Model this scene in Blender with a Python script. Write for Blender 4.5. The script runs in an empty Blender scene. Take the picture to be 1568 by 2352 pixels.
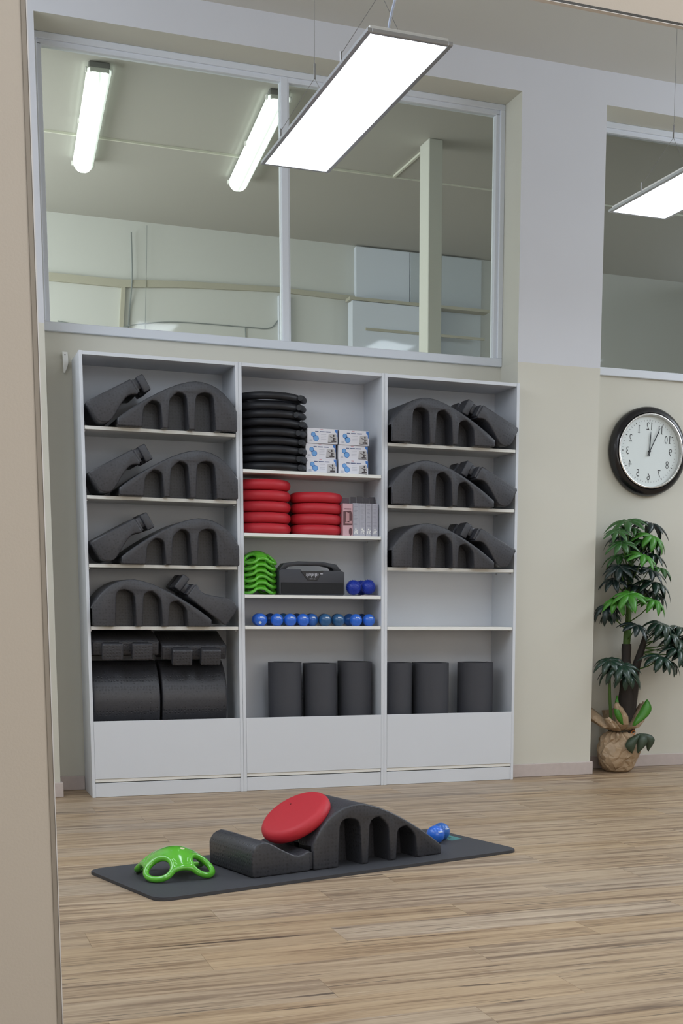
import bpy, bmesh, math, random
from mathutils import Vector, Matrix, Euler, noise
S = bpy.context.scene
COL = S.collection
PI = math.pi
R = math.radians

# ------------------------------------------------------------------ camera
F, PX, PY = 3038.56, 1020.61, 1849.08
A, B, Cc = -0.3776646, -0.1523601, -0.0093359
Rm = Matrix.Rotation(A, 3, 'Z') @ Matrix.Rotation(B, 3, 'X') @ Matrix.Rotation(Cc, 3, 'Y')
right, fwd, up = Rm.col[0], Rm.col[1], Rm.col[2]
cd = bpy.data.cameras.new('camera'); cam = bpy.data.objects.new('camera', cd); COL.objects.link(cam)
cd.sensor_fit = 'VERTICAL'; cd.sensor_height = 36; cd.lens = F / 2352 * 36
cd.shift_x = (784 - PX) / 2352; cd.shift_y = (PY - 1176) / 2352
cd.clip_start = .02
M = Matrix((( right.x, up.x, -fwd.x, -0.80768), (right.y, up.y, -fwd.y, -7.00049), (right.z, up.z, -fwd.z, 1.02514), (0, 0, 0, 1)))
cam.matrix_world = M
S.camera = cam

# ------------------------------------------------------------------ world, exposure, light levels
w = bpy.data.worlds.new('world'); S.world = w; w.use_nodes = True
w.node_tree.nodes['Background'].inputs[0].default_value = (.8, .85, .9, 1)
w.node_tree.nodes['Background'].inputs[1].default_value = .3
S.view_settings.view_transform = 'Standard'; S.view_settings.look = 'None'
S.view_settings.gamma = 1; S.view_settings.use_curve_mapping = False
S.view_settings.exposure = -0.06
LED = 8.6          # ceiling panel diffusers
TUBE = 4.5          # batten lights in the room behind the glass

# unseen area fills added to brighten the rooms; no windows stand behind them
def fill_light(name, loc, rot, sx, sy, power, col):
    l = bpy.data.lights.new(name, 'AREA'); l.shape = 'RECTANGLE'; l.size = sx; l.size_y = sy; l.energy = power; l.color = col
    o = bpy.data.objects.new(name, l); COL.objects.link(o); o.location = loc; o.rotation_euler = rot
fill_light('daylight_left', (-1.85, -2.3, 3.2), (0, -PI/2, 0), 1.3, 4.2, 62, (.84, .91, 1))
fill_light('daylight_right', (6.15, -1.75, 3.2), (0, PI/2, 0), 1.3, 3.6, 95, (.84, .91, 1))
fill_light('daylight_rear', (2.0, -9.0, 2.2), (PI/2, 0, 0), 5.0, 2.6, 90, (1, .93, .84))  # added fill, warms the camera-side wall
fill_light('daylight_far_room', (-1.85, 2.0, 2.6), (0, -PI/2, 0), 2.0, 2.4, 98, (.95, .98, .98))  # added fill for the room behind the glass

# ------------------------------------------------------------------ helpers
def lin(c):
    return tuple(((x/255)/12.92 if x/255 <= .04045 else ((x/255+.055)/1.055)**2.4) for x in c) + (1,)
def nn(nt, t, **k):
    n = nt.nodes.new(t)
    for a, v in k.items(): setattr(n, a, v)
    return n
MATS = {}
def mat(name, c, rough=.5, metal=0, spec=.5, bump=0, bscale=200, var=0, vscale=6, coat=0, emit=None, es=0, trans=0):
    if name in MATS: return MATS[name]
    m = bpy.data.materials.new(name); m.use_nodes = True; nt = m.node_tree
    b = nt.nodes['Principled BSDF']
    b.inputs['Base Color'].default_value = lin(c); b.inputs['Roughness'].default_value = rough
    b.inputs['Metallic'].default_value = metal; b.inputs['Specular IOR Level'].default_value = spec
    b.inputs['Coat Weight'].default_value = coat
    tc = nn(nt, 'ShaderNodeTexCoord')
    if var:
        n = nn(nt, 'ShaderNodeTexNoise'); n.inputs['Scale'].default_value = vscale; n.inputs['Detail'].default_value = 4
        nt.links.new(tc.outputs['Object'], n.inputs['Vector'])
        h = nn(nt, 'ShaderNodeMix', data_type='RGBA')
        h.inputs[6].default_value = lin([x*(1-var) for x in c]); h.inputs[7].default_value = lin([min(255, x*(1+var)) for x in c])
        nt.links.new(n.outputs['Fac'], h.inputs[0]); nt.links.new(h.outputs[2], b.inputs['Base Color'])
    if bump:
        n = nn(nt, 'ShaderNodeTexNoise'); n.inputs['Scale'].default_value = bscale; n.inputs['Detail'].default_value = 3
        nt.links.new(tc.outputs['Object'], n.inputs['Vector'])
        u = nn(nt, 'ShaderNodeBump'); u.inputs['Strength'].default_value = bump; u.inputs['Distance'].default_value = .002
        nt.links.new(n.outputs['Fac'], u.inputs['Height']); nt.links.new(u.outputs[0], b.inputs['Normal'])
    if emit:
        b.inputs['Emission Color'].default_value = lin(emit); b.inputs['Emission Strength'].default_value = es
    MATS[name] = m; return m

def wall_mat():
    m = bpy.data.materials.new('two_tone_wall_paint'); m.use_nodes = True; nt = m.node_tree; b = nt.nodes['Principled BSDF']
    tc = nn(nt, 'ShaderNodeTexCoord'); sp = nn(nt, 'ShaderNodeSeparateXYZ'); nt.links.new(tc.outputs['Object'], sp.inputs[0])
    g = nn(nt, 'ShaderNodeMath', operation='GREATER_THAN'); g.inputs[1].default_value = 2.372; nt.links.new(sp.outputs['Z'], g.inputs[0])
    x = nn(nt, 'ShaderNodeMix', data_type='RGBA'); x.inputs[6].default_value = lin((210, 208, 197)); x.inputs[7].default_value = lin((212, 214, 220))
    nt.links.new(g.outputs[0], x.inputs[0])
    # window reveals and soffits keep the plain stone-grey paint
    g2 = nn(nt, 'ShaderNodeMath', operation='GREATER_THAN'); g2.inputs[1].default_value = .0875; nt.links.new(sp.outputs['Y'], g2.inputs[0])
    g3 = nn(nt, 'ShaderNodeMath', operation='MULTIPLY'); nt.links.new(g.outputs[0], g3.inputs[0]); nt.links.new(g2.outputs[0], g3.inputs[1])
    x3 = nn(nt, 'ShaderNodeMix', data_type='RGBA'); x3.inputs[7].default_value = lin((206, 205, 194)); nt.links.new(g3.outputs[0], x3.inputs[0]); nt.links.new(x.outputs[2], x3.inputs[6]); x = x3
    n = nn(nt, 'ShaderNodeTexNoise'); n.inputs['Scale'].default_value = 2.2; nt.links.new(tc.outputs['Object'], n.inputs['Vector'])
    mr = nn(nt, 'ShaderNodeMapRange'); mr.inputs[3].default_value = .965; mr.inputs[4].default_value = 1.03; nt.links.new(n.outputs['Fac'], mr.inputs[0])
    v = nn(nt, 'ShaderNodeVectorMath', operation='SCALE'); nt.links.new(x.outputs[2], v.inputs[0]); nt.links.new(mr.outputs[0], v.inputs['Scale'])
    nt.links.new(v.outputs[0], b.inputs['Base Color']); b.inputs['Roughness'].default_value = .75; b.inputs['Specular IOR Level'].default_value = .25
    n2 = nn(nt, 'ShaderNodeTexNoise'); n2.inputs['Scale'].default_value = 260; nt.links.new(tc.outputs['Object'], n2.inputs['Vector'])
    u = nn(nt, 'ShaderNodeBump'); u.inputs['Strength'].default_value = .12; u.inputs['Distance'].default_value = .001
    nt.links.new(n2.outputs['Fac'], u.inputs['Height']); nt.links.new(u.outputs[0], b.inputs['Normal'])
    return m

def wood_mat():
    m = bpy.data.materials.new('oak_plank'); m.use_nodes = True; nt = m.node_tree; b = nt.nodes['Principled BSDF']; L = nt.links.new
    g = nn(nt, 'ShaderNodeNewGeometry'); oi = nn(nt, 'ShaderNodeObjectInfo')
    off = nn(nt, 'ShaderNodeMath', operation='MULTIPLY'); off.inputs[1].default_value = 37; L(oi.outputs['Random'], off.inputs[0])
    cb = nn(nt, 'ShaderNodeCombineXYZ'); L(off.outputs[0], cb.inputs[0]); L(off.outputs[0], cb.inputs[2])
    ad = nn(nt, 'ShaderNodeVectorMath', operation='ADD'); L(g.outputs['Position'], ad.inputs[0]); L(cb.outputs[0], ad.inputs[1])
    def streak(sx, sy, detail, rough, dist=0):
        mp = nn(nt, 'ShaderNodeMapping'); mp.inputs['Scale'].default_value = (sx, sy, 1); L(ad.outputs[0], mp.inputs[0])
        n = nn(nt, 'ShaderNodeTexNoise'); n.inputs['Scale'].default_value = 1; n.inputs['Detail'].default_value = detail
        n.inputs['Roughness'].default_value = rough; n.inputs['Distortion'].default_value = dist; L(mp.outputs[0], n.inputs['Vector']); return n
    a = streak(1.3, 27, 7, .66, .6)
    cr = nn(nt, 'ShaderNodeValToRGB'); L(a.outputs['Fac'], cr.inputs[0]); e = cr.color_ramp.elements
    e[0].position = .30; e[0].color = lin((116, 93, 72)); e[1].position = .72; e[1].color = lin((201, 176, 143))
    k = e.new(.5); k.color = lin((176, 150, 119))
    k = e.new(.42); k.color = lin((152, 126, 98))
    # narrow dark grain cracks
    c = streak(1.9, 62, 4, .55, .9)
    c2 = nn(nt, 'ShaderNodeMapRange'); c2.inputs[1].default_value = .60; c2.inputs[2].default_value = .68; c2.inputs[4].default_value = .85; L(c.outputs['Fac'], c2.inputs[0])
    mx = nn(nt, 'ShaderNodeMix', data_type='RGBA'); mx.inputs[7].default_value = lin((84, 68, 56)); L(c2.outputs[0], mx.inputs[0]); L(cr.outputs[0], mx.inputs[6])
    # pale flecks
    d = streak(5, 110, 3, .5, 0)
    d2 = nn(nt, 'ShaderNodeMapRange'); d2.inputs[1].default_value = .66; d2.inputs[2].default_value = .76; d2.inputs[4].default_value = .55; L(d.outputs['Fac'], d2.inputs[0])
    my = nn(nt, 'ShaderNodeMix', data_type='RGBA'); my.inputs[7].default_value = lin((218, 202, 178)); L(d2.outputs[0], my.inputs[0]); L(mx.outputs[2], my.inputs[6])
    hs = nn(nt, 'ShaderNodeHueSaturation'); L(my.outputs[2], hs.inputs['Color'])
    mv = nn(nt, 'ShaderNodeMapRange'); mv.inputs[3].default_value = .89; mv.inputs[4].default_value = .98; L(oi.outputs['Random'], mv.inputs[0]); L(mv.outputs[0], hs.inputs['Value'])
    ms = nn(nt, 'ShaderNodeMath', operation='FRACT'); mm = nn(nt, 'ShaderNodeMath', operation='MULTIPLY'); mm.inputs[1].default_value = 7.3
    L(oi.outputs['Random'], mm.inputs[0]); L(mm.outputs[0], ms.inputs[0])
    m3 = nn(nt, 'ShaderNodeMapRange'); m3.inputs[3].default_value = .78; m3.inputs[4].default_value = 1.0; L(ms.outputs[0], m3.inputs[0]); L(m3.outputs[0], hs.inputs['Saturation'])
    L(hs.outputs[0], b.inputs['Base Color']); b.inputs['Roughness'].default_value = .42; b.inputs['Specular IOR Level'].default_value = .35
    bu = nn(nt, 'ShaderNodeBump'); bu.inputs['Strength'].default_value = .25; bu.inputs['Distance'].default_value = .001; L(c.outputs['Fac'], bu.inputs['Height']); L(bu.outputs[0], b.inputs['Normal'])
    return m

def foam_mat():
    m = bpy.data.materials.new('dimpled_black_foam'); m.use_nodes = True; nt = m.node_tree; b = nt.nodes['Principled BSDF']; L = nt.links.new
    tc = nn(nt, 'ShaderNodeTexCoord')
    v = nn(nt, 'ShaderNodeTexVoronoi'); v.inputs['Scale'].default_value = 62; v.inputs['Randomness'].default_value = .35; L(tc.outputs['Object'], v.inputs['Vector'])
    mr = nn(nt, 'ShaderNodeMapRange'); mr.inputs[1].default_value = .18; mr.inputs[2].default_value = .38; L(v.outputs['Distance'], mr.inputs[0])
    n = nn(nt, 'ShaderNodeTexNoise'); n.inputs['Scale'].default_value = 240; L(tc.outputs['Object'], n.inputs['Vector'])
    a = nn(nt, 'ShaderNodeMath', operation='MULTIPLY_ADD'); a.inputs[1].default_value = .25; L(n.outputs['Fac'], a.inputs[0]); L(mr.outputs[0], a.inputs[2])
    sy = nn(nt, 'ShaderNodeSeparateXYZ'); L(tc.outputs['Normal'], sy.inputs[0]); ab = nn(nt, 'ShaderNodeMath', operation='ABSOLUTE'); L(sy.outputs['Y'], ab.inputs[0])
    ms = nn(nt, 'ShaderNodeMapRange'); ms.inputs[3].default_value = .55; ms.inputs[4].default_value = .14; L(ab.outputs[0], ms.inputs[0])
    u = nn(nt, 'ShaderNodeBump'); L(ms.outputs[0], u.inputs['Strength']); u.inputs['Distance'].default_value = .002; L(a.outputs[0], u.inputs['Height']); L(u.outputs[0], b.inputs['Normal'])
    n2 = nn(nt, 'ShaderNodeTexNoise'); n2.inputs['Scale'].default_value = 120; n2.inputs['Detail'].default_value = 4; L(tc.outputs['Object'], n2.inputs['Vector'])
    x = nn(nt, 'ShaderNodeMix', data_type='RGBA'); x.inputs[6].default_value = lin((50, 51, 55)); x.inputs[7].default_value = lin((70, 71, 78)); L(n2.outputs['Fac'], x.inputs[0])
    dk = nn(nt, 'ShaderNodeMapRange'); dk.inputs[3].default_value = .72; L(mr.outputs[0], dk.inputs[0])  # dimple pits shaded darker in the base colour so they read
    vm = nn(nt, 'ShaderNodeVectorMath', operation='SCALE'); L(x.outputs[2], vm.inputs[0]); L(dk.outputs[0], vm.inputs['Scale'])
    L(vm.outputs[0], b.inputs['Base Color']); b.inputs['Roughness'].default_value = .4; b.inputs['Specular IOR Level'].default_value = .5
    return m

def glass_mat():
    m = bpy.data.materials.new('window_glass'); m.use_nodes = True; nt = m.node_tree; L = nt.links.new
    nt.nodes.remove(nt.nodes['Principled BSDF']); o = nt.nodes['Material Output']
    t = nn(nt, 'ShaderNodeBsdfTransparent'); t.inputs[0].default_value = (.93, .95, .94, 1)
    gl = nn(nt, 'ShaderNodeBsdfGlossy'); gl.inputs['Roughness'].default_value = .05
    tc = nn(nt, 'ShaderNodeTexCoord'); n = nn(nt, 'ShaderNodeTexNoise'); n.inputs['Scale'].default_value = 1.6; L(tc.outputs['Object'], n.inputs['Vector'])
    bu = nn(nt, 'ShaderNodeBump'); bu.inputs['Strength'].default_value = .05; bu.inputs['Distance'].default_value = .05; L(n.outputs['Fac'], bu.inputs['Height']); L(bu.outputs[0], gl.inputs['Normal'])
    f = nn(nt, 'ShaderNodeFresnel'); f.inputs['IOR'].default_value = 1.5
    f2 = nn(nt, 'ShaderNodeMath', operation='MULTIPLY'); f2.inputs[1].default_value = .7; L(f.outputs[0], f2.inputs[0])
    mx = nn(nt, 'ShaderNodeMixShader'); L(f2.outputs[0], mx.inputs[0]); L(t.outputs[0], mx.inputs[1]); L(gl.outputs[0], mx.inputs[2]); L(mx.outputs[0], o.inputs[0])
    return m

M_wall, M_wood, M_foam, M_glass = wall_mat(), wood_mat(), foam_mat(), glass_mat()
M_ceil = mat('ceiling_paint', (205, 204, 198), .85, spec=.2, bump=.1, bscale=150)
M_front = mat('warm_beige_wall', (206, 200, 192), .8, spec=.2, bump=.12, bscale=240)
M_bb = mat('pale_wood_baseboard', (196, 184, 180), .45, var=.04, vscale=30)
M_lam = mat('white_laminate', (217, 221, 228), .38, spec=.4)
M_edge = mat('white_laminate_edge', (236, 236, 232), .4)
M_frame = mat('white_window_frame', (216, 221, 229), .4)
M_alu = mat('brushed_aluminium', (190, 192, 196), .38, metal=.85)
M_steel = mat('steel_wire', (150, 150, 150), .35, metal=.8)
M_black = mat('black_plastic', (24, 24, 27), .35)
M_white = mat('white_plastic', (235, 235, 232), .4)
M_diff = mat('lit_diffuser', (240, 240, 240), .6, emit=(232, 243, 255), es=LED)
M_tube = mat('lit_batten_cover', (235, 240, 232), .5, emit=(242, 254, 246), es=TUBE)
_t = M_tube.node_tree; _tc = nn(_t, 'ShaderNodeTexCoord'); _s = nn(_t, 'ShaderNodeSeparateXYZ'); _t.links.new(_tc.outputs['Object'], _s.inputs[0])
_a = nn(_t, 'ShaderNodeMath', operation='ABSOLUTE'); _t.links.new(_s.outputs['Y'], _a.inputs[0])      # two tubes show through the cover
_d = nn(_t, 'ShaderNodeMath', operation='SUBTRACT'); _d.inputs[1].default_value = .026; _t.links.new(_a.outputs[0], _d.inputs[0])
_e = nn(_t, 'ShaderNodeMath', operation='ABSOLUTE'); _t.links.new(_d.outputs[0], _e.inputs[0])
_m = nn(_t, 'ShaderNodeMapRange'); _m.inputs[1].default_value = .006; _m.inputs[2].default_value = .022; _m.inputs[3].default_value = TUBE; _m.inputs[4].default_value = .80; _t.links.new(_e.outputs[0], _m.inputs[0])
_t.links.new(_m.outputs[0], _t.nodes['Principled BSDF'].inputs['Emission Strength'])

def fin(name, bm, m, parent=None, smooth=None, loc=None, mats=None):
    me = bpy.data.meshes.new(name)
    bmesh.ops.recalc_face_normals(bm, faces=bm.faces)
    bm.to_mesh(me); bm.free()
    if mats:
        for k in mats: me.materials.append(k)
    else: me.materials.append(m)
    if smooth is not None:
        for p in me.polygons: p.use_smooth = True
        if smooth < 180: me.set_sharp_from_angle(angle=R(smooth))
    o = bpy.data.objects.new(name, me); COL.objects.link(o)
    if parent: o.parent = parent
    if loc: o.location = loc
    return o
def tag(o, label, cat, group=None, kind=None):
    if label: o['label'] = label
    if cat: o['category'] = cat
    if group: o['group'] = group
    if kind: o['kind'] = kind
    return o
def struct(o): o['kind'] = 'structure'; return o
def empty(name, loc=(0, 0, 0), rot=(0, 0, 0)):
    o = bpy.data.objects.new(name, None); COL.objects.link(o); o.location = loc; o.rotation_euler = rot; o.empty_display_size = .05; return o
def kids(o): return [c for c in bpy.data.objects if c.parent == o]
def copy_tree(o, parent=None):
    c = o.copy(); COL.objects.link(c); c.parent = parent
    for ch in kids(o): copy_tree(ch, c)
    return c
def merge(bm, t):
    me = bpy.data.meshes.new('tmp'); t.to_mesh(me); t.free(); bm.from_mesh(me); bpy.data.meshes.remove(me)
def box(bm, x0, x1, y0, y1, z0, z1, b=0, seg=1):
    t = bmesh.new(); bmesh.ops.create_cube(t, size=1)
    for v in t.verts: v.co = Vector(((x0+x1)/2+v.co.x*(x1-x0), (y0+y1)/2+v.co.y*(y1-y0), (z0+z1)/2+v.co.z*(z1-z0)))
    if b: bmesh.ops.bevel(t, geom=list(t.edges), offset=b, segments=seg, affect='EDGES', profile=.5)
    merge(bm, t)
def BX(*a, **k):
    bm = bmesh.new(); box(bm, *a, **k); return bm
def prism(bm, poly, y0, y1, b=0, front=True, back=True):
    """extrude XZ polygon along Y, rounding the rims of the end faces"""
    t = bmesh.new()
    A_ = [t.verts.new((x, y0, z)) for x, z in poly]; B_ = [t.verts.new((x, y1, z)) for x, z in poly]
    f0 = t.faces.new(A_); f1 = t.faces.new(B_[::-1]); n = len(poly)
    for i in range(n): t.faces.new((A_[i], B_[i], B_[(i+1) % n], A_[(i+1) % n]))
    bmesh.ops.recalc_face_normals(t, faces=t.faces)
    if b:
        es = []
        if front: es += list(f0.edges)
        if back: es += list(f1.edges)
        if es: bmesh.ops.bevel(t, geom=es, offset=b, segments=2, affect='EDGES', profile=.5)
    merge(bm, t)
def tube(bm, pts, r, n=8, cap=True, closed=False, squash=1):
    pts = [Vector(p) for p in pts]; N = len(pts); rings = []; prev = None
    for i, p in enumerate(pts):
        if closed: d = pts[(i+1) % N]-pts[i-1]
        else: d = pts[min(i+1, N-1)]-pts[max(i-1, 0)]
        d.normalize()
        if prev is None:
            u = Vector((0, 0, 1)) if abs(d.z) < .9 else Vector((1, 0, 0)); u = (u-d*u.dot(d)).normalized()
        else: u = (prev-d*prev.dot(d)).normalized()
        prev = u; v = d.cross(u); rr = r(i/(N-1)) if callable(r) else r
        rings.append([bm.verts.new(p+(u*math.cos(2*PI*k/n)*squash+v*math.sin(2*PI*k/n))*rr) for k in range(n)])
    for i in range(N if closed else N-1):
        a, b = rings[i], rings[(i+1) % N]
        for k in range(n): bm.faces.new((a[k], a[(k+1) % n], b[(k+1) % n], b[k]))
    if cap and not closed: bm.faces.new(rings[0][::-1]); bm.faces.new(rings[-1])
def lathe(bm, prof, n=32, mod=None):
    rings = []
    for r, z in prof:
        if r < 1e-6: rings.append([bm.verts.new((0, 0, z))])
        else: rings.append([bm.verts.new((r*math.cos(2*PI*k/n), r*math.sin(2*PI*k/n), z)) for k in range(n)])
    for a, b in zip(rings, rings[1:]):
        for k in range(n):
            q = (a[k % len(a)], a[(k+1) % n % len(a)], b[(k+1) % n % len(b)], b[k % len(b)])
            q = list(dict.fromkeys(q))
            if len(q) > 2:
                try: bm.faces.new(q)
                except ValueError: pass
def disc(bm, c, rx, rz, y, n=20, a0=0):
    vs = [bm.verts.new((c[0]+rx*math.cos(a0+2*PI*k/n), y, c[1]+rz*math.sin(a0+2*PI*k/n))) for k in range(n)]; bm.faces.new(vs)
def poly(bm, pts, y): bm.faces.new([bm.verts.new((x, y, z)) for x, z in pts])
def bez(pts, k=6):
    """catmull-rom through points"""
    P = [Vector(p) for p in pts]; P = [P[0]*2-P[1]]+P+[P[-1]*2-P[-2]]; out = []
    for i in range(1, len(P)-2):
        for j in range(k):
            t = j/k; a, b, c, d = P[i-1:i+3]
            out.append(.5*((2*b)+(c-a)*t+(2*a-5*b+4*c-d)*t*t+(3*b-a-3*c+d)*t**3))
    out.append(P[-2]); return out
def place(o, e1, e3, org):
    """orient local x->e1, local z->e3, y by right hand rule"""
    x = Vector(e1).normalized(); z = Vector(e3).normalized(); y = z.cross(x)
    o.matrix_world = Matrix(((x.x, y.x, z.x, org[0]), (x.y, y.y, z.y, org[1]), (x.z, y.z, z.z, org[2]), (0, 0, 0, 1)))

# ================================================================== room shell
WY, PYF, ZC = .33, .087, 3.98          # niche wall, pilaster face, ceiling
XL, XR = -1.9, 6.2
FY = -4.9                               # mirror-side wall plane
BYK = -9.2
bm = bmesh.new(); box(bm, XL-.2, XR+.2, BYK-.2, 4.2, -.12, -.005); floor = struct(fin('floor', bm, M_wood))
pm = None; random.seed(4); nrow = 29
for r_ in range(nrow):
    y1 = .415-.183*r_; off = [0, .43, .86, .22, .65, 1.05, .33, .9][r_ % 8]+random.uniform(-.08, .08)
    for c_ in range(6):
        x0 = -1.9-off+c_*1.22
        if x0 > 5.0: continue
        if pm is None:
            p_ = fin('plank', BX(.0003, 1.2197, -.1828, -.0002, -.0049, 0, b=.00025), M_wood, floor); pm = p_.data
        else:
            p_ = bpy.data.objects.new('plank', pm); COL.objects.link(p_); p_.parent = floor
        p_.location = (x0, y1, 0)

bm = bmesh.new()
box(bm, XL, -.15, PYF, .47, 0, ZC)                    # left pilaster
box(bm, -.15, 2.425, WY, .47, 0, 2.378)               # niche wall below the long window
box(bm, 2.425, 2.95, PYF, .47, 0, ZC)                 # pilaster between the windows
box(bm, 2.95, XR, WY, .47, 0, 2.378)
box(bm, -.15, 2.425, PYF, .47, 3.803, ZC)             # beams
box(bm, 2.95, XR, PYF, .47, 3.803, ZC)
struct(fin('wall_back', bm, M_wall))
struct(fin('ceiling', BX(XL, XR, BYK, PYF+.4, ZC, ZC+.12), M_ceil))
struct(fin('wall_left', BX(XL-.15, XL, BYK, 4.2, 0, ZC), M_wall))
struct(fin('wall_right', BX(XR, XR+.15, BYK, 4.2, 0, ZC), M_wall))
struct(fin('wall_rear', BX(XL, XR, BYK-.15, BYK, 0, ZC), M_front))
# wall on the camera's side, with the big opening the room is seen through
bm = bmesh.new()
box(bm, XL, -.6225, FY-.008, FY, 0, ZC); box(bm, -.6225, 3.9, FY-.008, FY, 1.992, ZC); box(bm, 3.9, XR, FY-.008, FY, 0, ZC)
struct(fin('wall_front', bm, M_front))
bm = bmesh.new(); box(bm, -.6310, -.6236, FY-.0105, FY+.001, 0, 1.993, b=.0008)
struct(fin('trim_1', bm, mat('grey_brown_edge', (158, 152, 144), .5)))
struct(fin('trim_2', BX(-.6236, -.6221, FY-.0115, FY+.001, 0, 1.99), mat('polished_edge', (225, 226, 230), .2)))
struct(fin('trim_3', BX(-.6221, 3.9, FY-.0095, FY+.001, 1.9885, 1.9925), mat('dark_edge', (52, 52, 50), .4)))
struct(fin('trim_4', BX(-.6221, 3.9, FY-.0095, FY+.001, 1.9875, 1.9885), MATS['polished_edge']))
# baseboards
def base(name, *a): struct(fin(name, BX(*a, b=.003, seg=2), M_bb))
base('baseboard_pilaster_right', 2.41, 2.963, PYF-.014, PYF, .0005, .077)
base('baseboard_pilaster_right_side', 2.95, 2.963, PYF, WY-.013, .0005, .077)
base('baseboard_niche_right', 2.95, XR, WY-.013, WY, .0005, .077)
base('baseboard_niche_left', -.137, .0, WY-.013, WY, .0005, .077)
base('baseboard_pilaster_left', XL, -.137, PYF-.014, PYF, .0005, .077)
base('baseboard_pilaster_left_side', -.15, -.137, PYF, WY-.013, .0005, .077)

# ------------------------------------------------------------------ windows
def window(name, x0, x1, mulls, z0=2.378, z1=3.803):
    y = WY+.0
    bm = bmesh.new()
    box(bm, x0, x1, y-.022, y+.05, z0, z0+.046, b=.003)
    root = struct(fin(name, bm, M_frame)); root.name = name
    # head: two stepped ridges
    bm = bmesh.new(); box(bm, x0, x1, y-.022, y+.05, z1-.032, z1, b=.003); box(bm, x0+.03, x1-.03, y-.008, y+.04, z1-.056, z1-.030, b=.002)
    fin('head_frame', bm, M_frame, root)
    bm = bmesh.new()
    for s, xa in ((1, x0), (-1, x1)):
        a, b = sorted((xa, xa+s*.030)); box(bm, a, b, y-.022, y+.05, z0+.046, z1-.03, b=.003)
        a, b = sorted((xa+s*.028, xa+s*.052)); box(bm, a, b, y-.008, y+.04, z0+.046, z1-.05, b=.002)
        fin('side_frame', bm, M_frame, root); bm = bmesh.new()
    bm.free()
    for xm in mulls:
        bm = bmesh.new(); box(bm, xm-.024, xm+.014, y-.012, y+.045, z0+.044, z1-.03, b=.003); box(bm, xm+.012, xm+.024, y-.004, y+.04, z0+.044, z1-.03, b=.002)
        fin('mullion', bm, M_frame, root)
    e = [x0+.05]+[m for m in mulls]+[x1-.05]
    for a, b in zip(e, e[1:]):
        fin('glass_pane', BX(a-.003, b+.003 if b == e[-1] else b, y+.014, y+.018, z0+.04, z1-.045), M_glass, root)
window('window_1', -.15, 2.425, [1.146])
window('window_2', 2.95, 5.6, [4.3])

# ------------------------------------------------------------------ the room behind the glass
M_far = mat('far_room_paint', (214, 217, 214), .8, spec=.2)
M_farc = mat('far_room_ceiling_paint', (188, 187, 181), .85, spec=.2)
M_refl_beige = mat('beige_duct', (186, 184, 168), .6)
YF, ZF = 3.54, 3.81
struct(fin('wall_far', BX(XL, XR, YF, YF+.15, 0, ZF+.1), M_far))
struct(fin('ceiling_far', BX(XL, XR, .47, YF, ZF, ZF+.12), M_farc))
bm = bmesh.new()
box(bm, -1.5, 2.285, 1.77, 1.785, ZF-.012, ZF); box(bm, 2.262, 2.277, 1.12, 1.772, ZF-.012, ZF); box(bm, 2.285, 5.5, 1.78, 1.79, ZF-.008, ZF)
struct(fin('trim_5', bm, mat('ceiling_seam_strip', (226, 228, 214), .6)))
col_ = fin('column', BX(2.225, 2.315, 1.0, 1.16, 0, ZF, b=.004), mat('pale_column_paint', (214, 216, 208), .6)); col_['kind'] = 'structure'; col_.name = 'trim_6'
# reflections in the window glass, built as strips, lines and panels on the far wall
def run(bm, pts, r): tube(bm, bez(pts), r, 6)
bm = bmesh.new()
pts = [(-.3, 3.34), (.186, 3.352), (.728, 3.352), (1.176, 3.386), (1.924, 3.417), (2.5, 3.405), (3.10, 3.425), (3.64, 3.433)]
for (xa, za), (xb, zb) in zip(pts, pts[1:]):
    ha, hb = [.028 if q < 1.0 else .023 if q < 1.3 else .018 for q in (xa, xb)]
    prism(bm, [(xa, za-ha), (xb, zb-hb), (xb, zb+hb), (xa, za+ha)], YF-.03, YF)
d = fin('wall_duct', bm, M_refl_beige)
fin('drop_branch', (lambda b: (prism(b, [(.699, 2.9), (.727, 2.9), (.764, 3.331), (.733, 3.331)], YF-.024, YF), b)[1])(bmesh.new()), M_refl_beige, d)
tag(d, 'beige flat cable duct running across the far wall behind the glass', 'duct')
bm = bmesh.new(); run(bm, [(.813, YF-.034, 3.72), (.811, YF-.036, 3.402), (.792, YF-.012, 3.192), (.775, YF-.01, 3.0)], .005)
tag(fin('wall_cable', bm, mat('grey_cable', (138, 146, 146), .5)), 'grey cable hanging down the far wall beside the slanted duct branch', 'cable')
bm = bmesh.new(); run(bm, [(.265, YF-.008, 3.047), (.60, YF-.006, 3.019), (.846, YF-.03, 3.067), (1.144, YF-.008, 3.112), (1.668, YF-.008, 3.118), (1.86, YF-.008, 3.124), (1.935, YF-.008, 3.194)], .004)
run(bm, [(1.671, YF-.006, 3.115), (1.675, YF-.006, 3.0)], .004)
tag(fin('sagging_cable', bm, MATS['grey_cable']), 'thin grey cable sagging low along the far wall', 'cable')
bm = bmesh.new(); run(bm, [(.93, YF-.037, 3.78), (.915, YF-.036, 3.4), (.90, YF-.008, 3.015)], .002)
c_ = fin('pull_cord', bm, MATS['grey_cable']); fin('cord_weight', BX(.896, .905, YF-.013, YF-.003, 3.0, 3.03), mat('dark_grey', (70, 72, 74), .5), c_)
tag(c_, 'very thin pull cord with small dark weight on the far wall', 'cord')
M_refl_blue = mat('pale_blue_panel', (222, 230, 242), .5)  # pale reflections in the glass, built as solid panels
bm = BX(2.557, 3.01, YF-.05, YF, 2.4, 3.795, b=.003); t1 = fin('wall_panel', bm, M_refl_blue)
tag(t1, 'tall pale blue wall panel left of the white column, far room', 'panel')
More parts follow.
